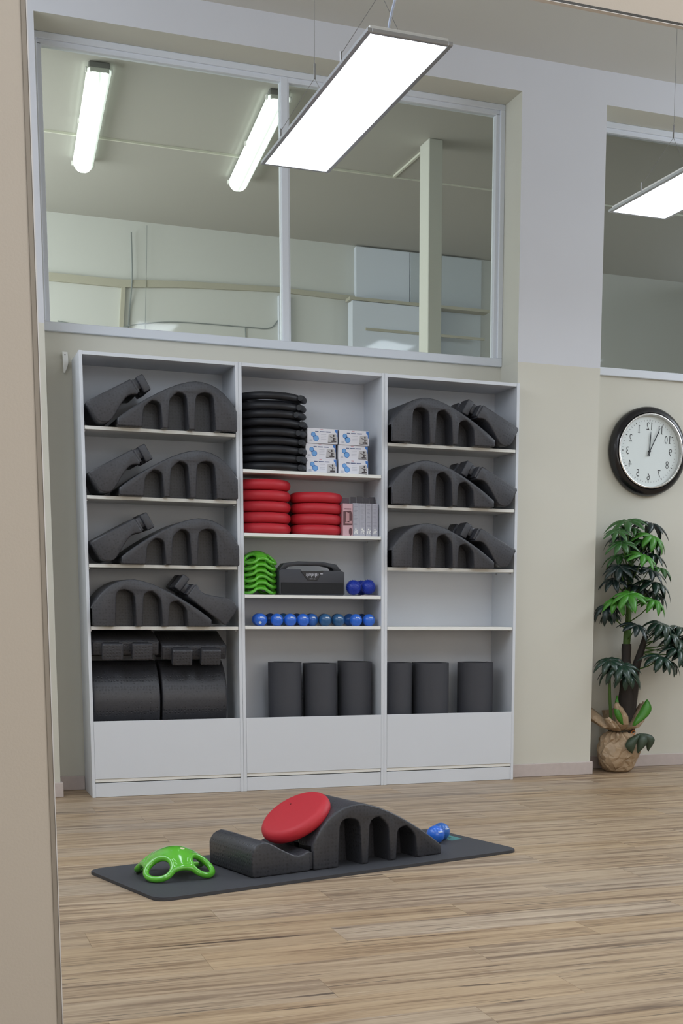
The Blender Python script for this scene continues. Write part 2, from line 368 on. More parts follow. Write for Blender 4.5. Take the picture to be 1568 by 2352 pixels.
t1b = fin('wall_panel', BX(3.016, 3.637, YF-.05, YF, 2.4, 3.795, b=.003), mat('grey_blue_panel', (196, 205, 212), .5))
tag(t1b, 'tall grey wall panel right of the white column, far room', 'panel')
t2 = fin('cupboard', BX(2.49, 3.24, YF-.16, YF-.052, 2.2, 3.36, b=.004), M_refl_blue)
fin('top_board', BX(2.47, 3.66, YF-.17, YF-.052, 3.362, 3.385), M_refl_beige, t2)
fin('open_niche_frame', BX(2.60, 3.62, YF-.172, YF-.1605, 3.14, 3.16), M_refl_beige, t2)
tag(t2, 'low pale cupboard against the far wall under the tall panels', 'cupboard')
t3 = fin('leaning_panel', BX(1.93, 2.02, YF-.04, YF, 2.4, 3.37, b=.003), M_refl_blue)
tag(t3, 'narrow pale board on the far wall beside the window mullion', 'panel')

# ------------------------------------------------------------------ batten lights
def batten(x0, y0, x1, y1):
    L_ = math.hypot(x1-x0, y1-y0); root = empty('batten_light', (x0, y0, ZF), (0, 0, math.atan2(y1-y0, x1-x0)))
    fin('housing', BX(0, L_, -.055, .055, -.035, 0, b=.006), mat('grey_housing', (120, 122, 118), .5), root)
    bm = bmesh.new(); prof = []
    n = 10
    for i in range(n+1):
        a = PI*i/n; prof.append((.064*math.cos(a), -.034-.058*math.sin(a)))
    xs = [-.0, .012, .05, L_-.05, L_-.012, L_]; sc = [.72, .93, 1, 1, .9, .55]
    rings = [[bm.verts.new((x, p[0]*s, -.034+(p[1]+.034)*s)) for p in prof] for x, s in zip(xs, sc)]
    for a, b in zip(rings, rings[1:]):
        for k in range(n): bm.faces.new((a[k], a[k+1], b[k+1], b[k]))
    bm.faces.new(rings[0]); bm.faces.new(rings[-1])
    fin('cover', bm, M_tube, root, smooth=50)
    for x in (.03, L_/2, L_-.03):
        for s in (-1, 1): fin('clip', BX(x-.012, x+.012, s*.066-.005, s*.066+.005, -.05, -.025, b=.002), M_white, root)
    bm = bmesh.new(); box(bm, -.003, .03, -.05, .05, -.055, -.03, b=.004)
    fin('end_cap', bm, mat('milky_cap', (196, 200, 190), .5), root)
    return root
b1 = batten(.222, .60, .322, 2.25); tag(b1, 'lit ceiling batten light on the left behind the glass', 'ceiling light', 'batten lights behind the glass')
b2 = batten(1.19, .60, 1.325, 2.24); tag(b2, 'lit ceiling batten light crossed by the white window mullion', 'ceiling light', 'batten lights behind the glass')

# ------------------------------------------------------------------ hanging LED panels
def led(x0, x1, y0, y1, z, label):
    cx, cy = (x0+x1)/2, (y0+y1)/2; root = empty('panel_light', (cx, cy, z)); hw, hl = (x1-x0)/2, (y1-y0)/2
    bm = bmesh.new(); t = .016
    box(bm, -hw, -hw+t, -hl, hl, 0, .012, b=.001); box(bm, hw-t, hw, -hl, hl, 0, .012, b=.001)
    box(bm, -hw+t, hw-t, -hl, -hl+t, 0, .012, b=.001); box(bm, -hw+t, hw-t, hl-t, hl, 0, .012, b=.001)
    fin('frame', bm, M_alu, root)
    fin('diffuser', BX(-hw+t, hw-t, -hl+t, hl-t, .003, .006), M_diff, root)
    fin('back_plate', BX(-hw+.012, hw-.012, -hl+.012, hl-.012, .0125, .026, b=.002), M_white, root)
    for s in (-1, 1):
        yy = s*(hl-.30); zt = ZC-z
        bm = bmesh.new(); tube(bm, [(0, yy, .28), (0, yy, zt)], .0011, 6); fin('ceiling_wire', bm, M_steel, root)
        bm = bmesh.new(); tube(bm, [(0, yy, .25), (0, yy, .305)], .0045, 8); h = fin('cable_gripper', bm, M_steel, root)
        for q in (-1, 1):
            bm = bmesh.new(); tube(bm, [(0, yy, .252), (q*(hw-.012), yy+.02, .045)], .0011, 5); fin('sling_wire', bm, M_steel, root)
            bm = bmesh.new(); tube(bm, [(q*(hw-.012), yy+.02, .02), (q*(hw-.012), yy+.02, .055)], .004, 6); fin('fixing', bm, M_steel, root)
        bm = bmesh.new(); lathe(bm, [(0, zt), (.018, zt), (.018, zt-.006), (.004, zt-.02), (0, zt-.02)], 12); o = fin('ceiling_cup', bm, M_white, root, smooth=40); o.location = (0, yy, 0)
    bm = bmesh.new(); tube(bm, bez([(-.02, -hl+.16, .026), (-.02, -hl+.15, .10), (.03, -hl+.12, .35), (.05, -hl+.1, .8), (.05, -hl+.1, ZC-z)]), .0042, 8)
    fin('power_cable', bm, mat('pale_blue_cable', (190, 200, 222), .4), root, smooth=180)
    tag(root, label, 'ceiling light', 'hanging panel lights'); return root
led(.600, .892, -2.73, -1.33, 2.8, 'large lit panel light hanging in front of the long window')
led(2.235, 2.54, -2.73, -1.30, 2.8, 'lit panel light cut off by the right edge of the photo')
for x, q in ((-.9, 'far left'), (.74, 'left'), (2.39, 'middle'), (3.88, 'right')): led(x-.15, x+.15, -4.62, -3.22, 2.8, 'hanging panel light of the near row above the frame, '+q+' one')  # row added out of view for frontal light into the shelves
for x, q in ((-1.05, 'out of view left of the long window'), (3.88, 'out of view right of the clock')): led(x-.15, x+.15, -2.73, -1.33, 2.8, 'hanging panel light '+q)
for x, q in ((-.9, 'above the camera, left of it'), (.74, 'behind the opening, middle one'), (2.39, 'behind the opening, right one')): led(x-.15, x+.15, -7.0, -5.6, 2.8, 'hanging panel light '+q)  # added out of view to light the camera-side wall

# ================================================================== bookcases
def bookcase(x0, zs, lab, lean=0):
    W, H, D, t = .8, 2.2405, .318, .0175
    root = empty('bookcase', (x0, 0, 0))
    for a in (0, W-t): fin('side_panel', BX(a+.0005, a+t-.0005, 0, D, 0, H, b=.001), M_lam, root)
    fin('top_panel', BX(t, W-t, .001, D, H-.019, H-.001, b=.001), M_lam, root)
    fin('back_panel', BX(t*.6, W-t*.6, D-.007, D-.001, .02, H-.02), M_lam, root)
    for z in zs: fin('shelf', BX(t+.001, W-t-.001, .003, D-.009, z-.017, z, b=.001), M_edge, root)
    fin('bottom_shelf', BX(t, W-t, .003, D-.009, .079, .096, b=.001), M_edge, root)
    fin('plinth', BX(t, W-t, .004, .02, .001, .0745, b=.001), M_lam, root)
    fin('front_panel', BX(t, W-t, -.001, .0025, .0965, .398, b=.0008), M_lam, root)
    for z in zs:
        for yy in (.045, .245):
            for xx, s in ((t, 1), (W-t, -1)):
                bm = bmesh.new(); a, b = sorted((xx, xx+s*.009)); box(bm, a, b, yy-.004, yy+.004, z-.026, z-.0185, b=.001); fin('shelf_pin', bm, M_alu, root)
    tag(root, lab, 'bookcase', 'white bookcases along the wall'); return root
U1 = [1.880, 1.540, 1.200, .885]; U2 = [1.704, 1.376, 1.054, .889]; U3 = [1.878, 1.548, 1.212, .885]
bookcase(0, U1, 'white bookcase at the left end, full of black foam arcs on every shelf')
bookcase(.8, U2, 'middle white bookcase with red cushions, rings, speaker and blue balls')
bookcase(1.6, U3, 'white bookcase at the right end with one empty shelf')
# small white wall bracket
wb = fin('wall_bracket', (lambda b: (prism(b, [(-.016, .0), (.010, .0), (.012, -.055), (.006, -.075), (-.006, -.105), (-.013, -.105)], 0, .012, b=.001), b)[1])(bmesh.new()), M_white, None, loc=(-.030, .30, 2.278))
bm = bmesh.new(); disc(bm, (-.003, -.015), .0035, .0035, -.0008, 10); fin('screw_head', bm, mat('dark_screw', (90, 88, 86), .4, metal=.6), wb)
bm = BX(-.008, .004, .012, .029, -.03, -.01); fin('mounting_block', bm, M_white, wb)
tag(wb, 'small white bracket screwed to the wall at the left bookcase top', 'bracket')

# ================================================================== foam spine corrector pieces
Lf, Wf = .605, .345
def qc(p0, p1, p2, n=5): return [((1-t)**2*p0[0]+2*t*(1-t)*p1[0]+t*t*p2[0], (1-t)**2*p0[1]+2*t*(1-t)*p1[1]+t*t*p2[1]) for t in [i/n for i in range(n+1)]]
top_pts = [(0, .10), (.018, .131), (.04, .161), (.068, .189), (.10, .212), (.135, .228), (.175, .237), (.21, .239), (.25, .233), (.30, .218), (.35, .197), (.40, .172), (.45, .144), (.50, .113), (.55, .079), (.59, .049), (.605, .036)]
def archw(a, b, h, slope=0):
    """window outline going right-to-left, from (b,0) up and back to (a,0)"""
    w_ = b-a
    return [(b, 0), (b-.006, h*.80-slope), (b-.012, h*.90-slope), (b-.030, h*.965-slope*.5), (a+w_*.5, h), (a+.030, h*.985), (a+.014, h*.93), (a+.007, h*.84), (a, 0)]
wins = [(.113, .218, .187, 0), (.250, .352, .180, .018), (.382, .482, .132, .022)]
def comb(recess=False, wins_=True):
    p = list(top_pts)+[(Lf, .006), (Lf-.006, 0)]
    if wins_:
        for a, b, h, s in reversed(wins): p += archw(a, b, h, s)
    if recess: p += [(.078, 0), (.078, .091), (0, .091)]
    else: p += [(.006, 0), (0, .006)]
    return p
def arc_mesh():
    bm = bmesh.new()
    prism(bm, comb(), 0, .018, b=.006, front=True, back=False)
    prism(bm, comb(True), .018, .115)
    prism(bm, comb(True, False), .115, .23)
    prism(bm, comb(True), .23, .327)
    prism(bm, comb(), .327, Wf, b=.006, front=False, back=True)
    bmesh.ops.remove_doubles(bm, verts=bm.verts, dist=.0002)
    # drop the hidden partitions inside the block
    return bm
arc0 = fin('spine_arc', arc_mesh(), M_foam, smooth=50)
step_prof = [(0, .008), (0, .088), (.006, .104), (.016, .117), (.032, .127), (.050, .131), (.070, .127), (.095, .114), (.125, .096), (.155, .080), (.180, .069), (.200, .065), (.218, .067), (.236, .076), (.246, .078), (.250, .070), (.250, .006), (.244, 0), (.008, 0)]
step0 = empty('spine_step')
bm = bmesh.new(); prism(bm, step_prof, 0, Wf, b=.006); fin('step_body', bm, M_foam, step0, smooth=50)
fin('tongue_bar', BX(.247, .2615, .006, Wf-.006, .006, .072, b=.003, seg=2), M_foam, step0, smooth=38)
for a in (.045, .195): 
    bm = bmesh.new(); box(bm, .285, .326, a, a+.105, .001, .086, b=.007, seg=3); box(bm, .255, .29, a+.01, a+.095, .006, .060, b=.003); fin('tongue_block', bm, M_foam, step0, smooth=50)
arcs, steps = [], []
def add_arc(e1, e3, org, label, grp='foam arcs stored in the bookcases'):
    o = arc0 if not arcs else arc0.copy()
    if arcs: COL.objects.link(o)
    arcs.append(o); place(o, e1, e3, org); tag(o, label, 'foam arc', grp); return o
def add_step(e1, e3, org, label, grp='foam wedges stored in the bookcases'):
    o = step0 if not steps else copy_tree(step0)
    steps.append(o); place(o, e1, e3, org); tag(o, label, 'foam wedge', grp); return o
X1, Z1 = (1, 0, 0), (0, 0, 1)
names = ['top', 'second', 'third']
fy = -.066
for i, (z, xr) in enumerate(((1.880, .776), (1.540, .776), (1.200, .778))):
    add_arc((-1, 0, 0), Z1, (xr, fy+Wf, z+.0005), 'black foam arc, low end left, on the %s shelf of the left bookcase' % names[i])
    t = R(29); add_step((math.cos(t), 0, math.sin(t)), (math.sin(t), 0, -math.cos(t)), (.0225+.001*i, fy+Wf, z+.1085), 'black foam wedge propped on the arc, %s shelf of the left bookcase' % names[i])
add_arc(X1, Z1, (.021, fy, .8855), 'black foam arc, high end left, on the fourth shelf of the left bookcase')
t = R(37.5); add_step((-math.cos(t), 0, math.sin(t)), (math.sin(t), 0, math.cos(t)), (.699, fy+Wf, .890), 'black foam wedge lying face up against the arc, fourth shelf of left bookcase')
for i, (z, x0) in enumerate(((1.878, 1.621), (1.548, 1.621), (1.212, 1.627))):
    add_arc(X1, Z1, (x0, fy, z+.0005), 'black foam arc, high end left, on the %s shelf of the right bookcase' % names[i])
    t = R(27.5); add_step((-math.cos(t), 0, math.sin(t)), (-math.sin(t), 0, -math.cos(t)), (2.372-.002*i, fy, z+.1075), 'black foam wedge propped on the arc, %s shelf of the right bookcase' % names[i])
for i, (xr, lab) in enumerate(((.372, 'left'), (.730, 'right'))):
    add_arc((0, 0, -1), (0, -1, 0), (xr-Wf, .300, .0965+Lf), '%s black foam arc standing upright in the bottom of the left bookcase' % lab)
    t = R((12, 17)[i]); add_step((0, -math.cos(t), -math.sin(t)), (0, math.sin(t), -math.cos(t)), (xr-.002, .288, (.864, .858)[i]), 'black foam wedge resting on the %s upright arc, bottom of left bookcase' % lab)

# ================================================================== exercise mat and what lies on it
ang = R(15.9); ux = Vector((math.cos(ang), math.sin(ang), 0)); uy = Vector((-ux.y, ux.x, 0))
mat_root = empty('exercise_mat', (-.085, -2.535, 0), (0, 0, ang)); ML, MW = 1.625, .615
rr = .05; pl = []
for cx, cy, a0 in ((ML-rr, rr, -90), (ML-rr, MW-rr, 0), (rr, MW-rr, 90), (rr, rr, 180)):
    for k in range(7): a = R(a0+15*k); pl.append((cx+rr*math.cos(a), cy+rr*math.sin(a)))
bm = bmesh.new(); a_ = [bm.verts.new((x, y, .0006)) for x, y in pl]; b_ = [bm.verts.new((x, y, .0125)) for x, y in pl]
bm.faces.new(a_[::-1]); ft = bm.faces.new(b_)
for i in range(len(pl)): bm.faces.new((a_[i], a_[(i+1) % len(pl)], b_[(i+1) % len(pl)], b_[i]))
bmesh.ops.bevel(bm, geom=list(ft.edges), offset=.003, segments=2, affect='EDGES')
M_mat = mat('mat_rubber', (66, 67, 72), .6, bump=.3, bscale=500, spec=.35)
fin('mat_sheet', bm, M_mat, mat_root, smooth=40)
bm = bmesh.new()
def tl(pts, z=.0128): bm.faces.new([bm.verts.new((x, y, z)) for x, y in pts])
tl([(1.512, .315), (1.58, .325), (1.585, .445), (1.52, .435)])
lg = fin('teal_logo_patch', bm, mat('teal_print', (70, 138, 138), .5), mat_root); lg['label'] = 'teal rectangular logo print'
bm = bmesh.new(); bm.faces.new([bm.verts.new((x, y, .0131)) for x, y in [(1.535, .36), (1.562, .38), (1.556, .40), (1.538, .385)]])
fin('logo_mark', bm, mat('dark_teal_print', (40, 78, 80), .5), mat_root)
tag(mat_root, 'dark grey exercise mat with rounded corners lying on the wooden floor', 'exercise mat')
mz = .0128
aw = R(15.2); e1 = Vector((math.cos(aw), math.sin(aw), 0)); P0 = Vector((.295, -2.312, mz))
add_arc(e1, Z1, P0+e1*.262, 'black foam arc standing on the grey exercise mat', 'foam pieces on the mat')
add_step(e1, Z1, P0, 'black foam wedge joined to the arc on the exercise mat', 'foam pieces on the mat')

# cushions
M_red = mat('red_vinyl', (190, 42, 54), .5, bump=.15, bscale=350, spec=.4)
def cushion_bm(r=.145, h=.056):
    bm = bmesh.new(); p = [(0, 0), (r*.80, 0)]
    for i in range(1, 12):
        a = -PI/2+PI*i/12; p.append((r-.028+.028*math.cos(a)*1.0, h/2+h/2*math.sin(a)))
    p += [(r*.80, h), (r*.45, h+.001), (0, h+.001)]; lathe(bm, p, 48); return bm
c0 = fin('balance_cushion', cushion_bm(), M_red, smooth=60)
bm = bmesh.new(); lathe(bm, [(0, .0583), (.0032, .0583), (.0032, .0566)], 8); vv = fin('valve', bm, mat('dark_red', (110, 20, 28), .4), c0); vv.location = (.03, .06, 0)
first = [True]
def cushion(loc, label, grp, rot=(0, 0, 0)):
    o = c0 if first[0] else copy_tree(c0); first[0] = False
    o.location = loc; o.rotation_euler = rot; tag(o, label, 'cushion', grp); return o
od = ['bottom', 'second', 'third', 'fourth', 'topmost']
for k in range(5): cushion((.9635, .152, 1.3765+.0572*k), '%s red balance cushion of the left stack of five' % (od[k]+(' from the bottom' if 0 < k < 4 else '')), 'red cushions in the middle bookcase', (0, 0, 1.1*k))
for k in range(4): cushion((1.2545+(.004 if k == 2 else 0), .150, 1.3765+.0572*k), '%s red balance cushion of the right stack of four' % (['bottom', 'second from the bottom', 'third from the bottom', 'topmost'][k]), 'red cushions in the middle bookcase', (0, 0, .8*k))
# leaning cushion on the mat: normal faces up and toward the camera-left
nrm = (-e1*.535+Vector((0, 0, 1))*.86-uy*.05).normalized()
cc = P0+e1*.282+uy*.16+Vector((0, 0, .182))
lc = cushion((0, 0, 0), 'red balance cushion leaning against the foam arc on the mat', 'red cushion on the mat')
xx = (e1-nrm*e1.dot(nrm)).normalized(); place(lc, xx, nrm, cc-nrm*.0285)

# balls
def ball(name, r, m, loc, label, grp, marks=True, rz=0):
    bm = bmesh.new(); bmesh.ops.create_uvsphere(bm, u_segments=28, v_segments=18, radius=r)
    for v in bm.verts:
        if v.co.z < -r*.9: v.co.z = -r*.9
    o = fin(name, bm, m, smooth=60, loc=(loc[0], loc[1], loc[2]+r*.9+.0004)); o.rotation_euler = (0, 0, rz)
    if marks:
        bm = bmesh.new()
        def curv(u0, u1, v0, v1):
            vs = []
            for u, v in ((u0, v0), (u1, v0), (u1, v1), (u0, v1)):
                vs.append(bm.verts.new(Vector((math.sin(u)*math.cos(v), -math.cos(u)*math.cos(v), math.sin(v)))*(r*1.012)))
            bm.faces.new(vs)
        for q in range(3): curv(-.30+.2*q, -.16+.2*q, .36, .52)
        curv(.32, .42, .37, .42); curv(.345, .385, .33, .47)
        fin('weight_marking', bm, mat('white_print', (225, 232, 240), .5), o)
    tag(o, label, 'ball', grp); return o
M_b1 = mat('bright_blue_vinyl', (44, 108, 214), .3, coat=.3); M_b2 = mat('teal_blue_vinyl', (42, 92, 138), .3, coat=.3); M_b3 = mat('mid_blue_vinyl', (44, 100, 178), .3, coat=.3); M_bn = mat('navy_vinyl', (28, 58, 108), .35)
fx = [.914, 1.003, 1.077, 1.149, 1.207, 1.275, 1.350, 1.450, 1.527]; fyb = [.045, .045, .045, .045, .075, .047, .047, .045, .05]
fm = [M_b1, M_b1, M_b1, M_b1, M_b3, M_b2, M_b2, M_b1, M_b1]
wl = ['bright blue weighted ball at the far left of the front row, with a white emblem', 'bright blue weighted ball, second from the left in the front row', 'bright blue weighted ball, third from the left in the front row', 'bright blue weighted ball, fourth from the left in the front row',
      'mid blue weighted ball set slightly back beside the two teal ones', 'teal weighted ball, left one of the teal pair in the front row', 'teal weighted ball, right one of the teal pair in the front row', 'bright blue weighted ball right of the teal pair', 'bright blue weighted ball at the far right end of the front row']
for i in range(9): ball('weighted_ball', .0345, fm[i], (fx[i], fyb[i], .889), wl[i], 'weighted balls in the front row', rz=.08*(i % 3)-.05)
bl = ['peeking out left of the emblem ball', 'between the first and second front balls', 'between the second and third front balls', 'between the third and fourth front balls', 'above the mid blue front ball', 'behind the left teal ball', 'behind the right teal ball', 'left of the bright ball beside the teal pair', 'between the last two front balls']
bx = [.906, .985, 1.058, 1.135, 1.212, 1.290, 1.366, 1.438, 1.512]
for i, x in enumerate(bx):
    ball('weighted_ball', .0345, [M_b1, M_bn, M_b2, M_bn, M_bn, M_b2, M_b2, M_b3, M_bn][i], (x+.012, .165 if i else .118, .889), 'weighted ball of the back row, '+bl[i], 'weighted balls in the back row', marks=False)
emb = bmesh.new(); disc(emb, (0, 0), .008, .008, 0, 14); eo = fin('emblem', emb, MATS['white_print'], bpy.data.objects['weighted_ball']); eo.location = (-.009, -.0305, -.0135); eo.rotation_euler = (R(26), 0, R(-16))
ball('weighted_ball', .039, M_b1, (1.197, -1.845, mz), 'bright blue weighted ball just behind the foam arc on the mat', 'weighted balls on the mat', rz=.3)
ball('weighted_ball', .039, M_b3, (1.247, -1.783, mz), 'darker blue weighted ball behind the bright one on the mat', 'weighted balls on the mat', rz=.5)
# spiky massage balls
M_sp = mat('royal_blue_rubber', (24, 52, 160), .4)
def spiky(loc, label):
    r = .040; bm = bmesh.new(); bmesh.ops.create_uvsphere(bm, u_segments=24, v_segments=16, radius=r)
    o = fin('massage_ball', bm, M_sp, smooth=60, loc=(loc[0], loc[1], loc[2]+r+.0045))
    bm = bmesh.new(); N = 150
    for i in range(N):
        ph = math.acos(1-2*(i+.5)/N); th = PI*(1+5**.5)*i; d = Vector((math.sin(ph)*math.cos(th), math.sin(ph)*math.sin(th), math.cos(ph)))
        u = d.orthogonal().normalized(); v = d.cross(u); base_ = [bm.verts.new(d*r*.985+(u*math.cos(q)+v*math.sin(q))*.0022) for q in (0, 1.571, 3.142, 4.712)]; tip = bm.verts.new(d*(r+.0045))
        for k in range(4): bm.faces.new((base_[k], base_[(k+1) % 4], tip))
    s = fin('spikes', bm, M_sp, o); s['kind'] = 'stuff'
    tag(o, label, 'massage ball', 'spiky massage balls by the speaker'); return o
spiky((1.437, .05, 1.054), 'blue spiky massage ball touching the black speaker')
spiky((1.528, .065, 1.0575), 'blue spiky massage ball resting on the pale card')
spiky((1.517, .155, 1.054), 'blue spiky massage ball half hidden behind the other two')
cdd = fin('card', BX(1.475, 1.575, .03, .105, 1.0545, 1.0572, b=.0005), mat('pale_pink_card', (222, 205, 208), .6)); tag(cdd, 'thin pale card lying under a blue spiky ball', 'card')

# ================================================================== pilates rings
M_ring = mat('black_ring_foam', (30, 31, 36), .5, spec=.4)
def ring():
    root = empty('exercise_ring')
    bm = bmesh.new(); tube(bm, [(.158*math.cos(a), .145*math.sin(a), 0) for a in [2*PI*k/48 for k in range(48)]], .0205, 12, closed=True, squash=.98)
    fin('ring_band', bm, M_ring, root, smooth=180)
    for s in (-1, 1):
        bm = bmesh.new(); tube(bm, [(s*.180, -.055+.11*k/8, 0) for k in range(9)], lambda t: .0200*(.45+.55*math.sin(PI*min(1, max(0, t*.92+.04)))**.35), 12); fin('outer_pad', bm, M_ring, root, smooth=60)
        bm = bmesh.new(); tube(bm, [(s*.136, -.05+.10*k/8, 0) for k in range(9)], lambda t: .012*(.4+.6*math.sin(PI*min(1, max(0, t*.92+.04)))**.4), 10); fin('inner_pad', bm, M_ring, root, smooth=60)
    return root
rg0 = ring(); ods = ['bottom', 'second', 'third', 'fourth', 'fifth', 'sixth', 'seventh', 'eighth', 'topmost']
tl_ = [(0, 0), (.9, .5), (-.5, .7), (.9, -.7), (1.8, .4), (-1.6, .7), (.5, -.6), (1.9, .8), (-1.3, .9)]
dz = [0, .0433, .0866, .1310, .1770, .2250, .2675, .3105, .3590]; dxs = [.0, .012, .006, -.004, .003, .006, -.012, -.014, -.004]
for i in range(9):
    o = rg0 if i == 0 else copy_tree(rg0)
    o.location = (1.001+dxs[i]*.4, .152, 1.7255+dz[i]); o.rotation_euler = (R(tl_[i][0]*.45), R(tl_[i][1]*.45), R(-32+[3, -6, 5, 8, -5, 10, -8, 4, 7][i]*.7))
    tag(o, '%s black exercise ring in the stack on the upper shelf' % (ods[i]+('' if i in (0, 8) else ' from the bottom')), 'exercise ring', 'black exercise rings in one stack')

# ================================================================== boxes of balls
M_card = mat('white_carton', (228, 228, 236), .5, spec=.4); M_cb = mat('blue_print', (62, 122, 200), .5); M_lb = mat('light_blue_print', (112, 168, 226), .5)
M_nv = mat('navy_carton', (30, 46, 96), .5); M_gp = mat('grey_photo_print', (190, 188, 190), .5); M_dk = mat('dark_print', (70, 62, 66), .5); M_tx = mat('navy_print', (60, 80, 130), .5)
M_ft = mat('faint_print', (196, 198, 210), .5); M_rp = mat('pink_print', (206, 150, 160), .5)
def ball_box():
    W, D, H = .168, .17, .0775; root = empty('ball_box')
    bm = BX(0, W, 0, D, 0, H, b=.001); o = fin('carton', bm, M_card, root)
    fin('side_sleeve', BX(W-.0002, W+.0008, .001, D-.001, .001, H-.001), M_nv, root)
    y = -.0006
    bm = bmesh.new(); poly(bm, [(.152, H-.002), (W-.001, H-.002), (W-.001, .036), (.163, .042), (.161, .058), (.154, .062)], y); fin('blue_stripe', bm, M_cb, root)
    bm = bmesh.new(); poly(bm, [(.113, .006), (.163, .006), (.163, .045), (.155, .055), (.118, .05)], y); fin('photo_print', bm, M_gp, root)
    bm = bmesh.new(); disc(bm, (.033, .046), .0125, .0125, y-.0003); disc(bm, (.048, .026), .0155, .0155, y-.0003); disc(bm, (.040, .036), .009, .009, y-.0003); fin('double_ball_print', bm, M_cb, root)
    bm = bmesh.new(); disc(bm, (.033, .046), .0098, .0098, y-.0006); disc(bm, (.048, .026), .0128, .0128, y-.0006); fin('double_ball_highlight', bm, M_lb, root)
    bm = bmesh.new(); q = y-.0004
    disc(bm, (.146, .043), .0045, .0065, q, 10); poly(bm, [(.141, .034), (.152, .034), (.149, .018), (.144, .018)], q)
    poly(bm, [(.124, .038), (.126, .040), (.143, .033), (.142, .030)], q); poly(bm, [(.150, .034), (.153, .034), (.159, .026), (.157, .024)], q)
    disc(bm, (.138, .014), .007, .0045, q, 10); disc(bm, (.154, .014), .007, .0045, q, 10); poly(bm, [(.143, .022), (.150, .022), (.150, .010), (.143, .010)], q)
    poly(bm, [(.114, .009), (.163, .007), (.163, .0045), (.114, .0065)], q); fin('seated_figure_print', bm, M_dk, root)
    bm = bmesh.new(); x = .044
    for wl_ in ('aaaa', 'aaaaaa', 'aaaaaa'):
        for ch in wl_: poly(bm, [(x, .0585), (x+.0036, .0585), (x+.0036, .0635), (x, .0635)], q); x += .0046
        x += .006
    fin('title_lettering', bm, M_tx, root)
    bm = bmesh.new()
    for k in range(4): poly(bm, [(.075, .046-.008*k), (.105, .046-.008*k), (.105, .048-.008*k), (.075, .048-.008*k)], q)
    poly(bm, [(.013, .008), (.028, .008), (.028, .02), (.013, .02)], q); fin('small_lettering', bm, M_ft, root)
    bm = bmesh.new(); poly(bm, [(.072, .0705), (.087, .0705), (.087, .0735), (.072, .0735)], q); fin('red_lettering', bm, M_rp, root)
    return root
bb0 = ball_box()
pos = [(1.180, 0, 0), (1.178, 1, 0), (1.192, 2, 0), (1.357, 0, 1), (1.357, 1, 1), (1.360, 2, 1)]
for k, (x, lv, cl) in enumerate(pos):
    o = bb0 if k == 0 else copy_tree(bb0)
    o.location = (x if cl else x-.003, .058+(.006 if lv == 1 else 0), 1.7045+.0781*lv); o.rotation_euler = (0, 0, R([0, .5, -1, 0, .6, -.5][k]))
    if k == 2: o.location.x = 1.183
    tag(o, 'white and blue ball carton, %s of the %s column' % (['bottom one', 'middle one', 'top one'][lv], ['left', 'right'][cl]), 'box', 'white cartons beside the black rings')
bpy.context.view_layer.update()

# ================================================================== pink and slim grey boxes
M_pk = mat('pink_carton', (206, 168, 176), .5); M_pd = mat('brown_photo_print', (96, 60, 66), .5); M_pl = mat('skin_photo_print', (186, 142, 146), .5); M_gy = mat('grey_carton', (172, 172, 184), .5); M_df = mat('smoky_flap', (62, 60, 68), .3)
M_gs = mat('grey_fine_print', (140, 142, 154), .5)
root = empty('band_box', (1.372, .03, 1.3765)); tag(root, 'pink carton with a photo print beside the red cushions', 'box')
fin('carton', BX(0, .056, 0, .15, 0, .172, b=.001), M_pk, root); y = -.0007
bm = bmesh.new(); poly(bm, [(.002, .055), (.054, .057), (.054, .115), (.045, .135), (.002, .130)], y); fin('photo_print', bm, M_pd, root)
bm = bmesh.new(); poly(bm, [(.016, .075), (.036, .07), (.036, .12), (.018, .128)], y-.0003); poly(bm, [(.012, .066), (.05, .066), (.05, .080), (.015, .074)], y-.0003); fin('figure_print', bm, M_pl, root)
bm = bmesh.new(); disc(bm, (.043, .023), .0095, .021, y, 18); fin('oval_print', bm, M_pd, root)
bm = bmesh.new()
for k in range(7): poly(bm, [(.006+.006*k, .140), (.0105+.006*k, .140), (.0105+.006*k, .146), (.006+.006*k, .146)], y)
fin('title_lettering', bm, mat('plum_print', (122, 74, 88), .5), root)
fin('hanging_flap', BX(.004, .054, .06, .063, .172, .205, b=.0005), mat('plum_flap', (88, 70, 82), .4), root)
def slim(k, x):
    root = empty('slim_box', (x, .034, 1.3765))
    fin('carton', BX(0, .0345, 0, .14, 0, .176, b=.001), M_gy, root); y = -.0007
    fin('hanging_flap', BX(.003, .0335, .05, .053, .176, .212+.003*(k % 2), b=.0005), M_df, root)
    bm = bmesh.new()
    for r_ in range(17):
        if r_ % 5 == 4: continue
        poly(bm, [(.007, .052+.007*r_), (.028-.004*(r_ % 3), .052+.007*r_), (.028-.004*(r_ % 3), .0535+.007*r_), (.007, .0535+.007*r_)], y)
    fin('fine_lettering', bm, M_gs, root)
    bm = bmesh.new(); disc(bm, (.016, .037), .004, .005, y, 8); poly(bm, [(.007, .013), (.012, .012), (.014, .028), (.010, .03)], y); poly(bm, [(.016, .030), (.020, .032), (.027, .014), (.021, .012)], y)
    poly(bm, [(.022, .03), (.026, .033), (.029, .026), (.025, .024)], y); fin('figure_symbol', bm, M_white, root)
    tag(root, ['slim grey carton next to the pink one', 'slim grey carton, second of the four upright ones', 'slim grey carton, third of the four upright ones', 'slim grey carton at the right end, against the bookcase side'][k], 'box', 'slim grey cartons standing upright')
for k in range(4): slim(k, 1.4305+.0365*k)

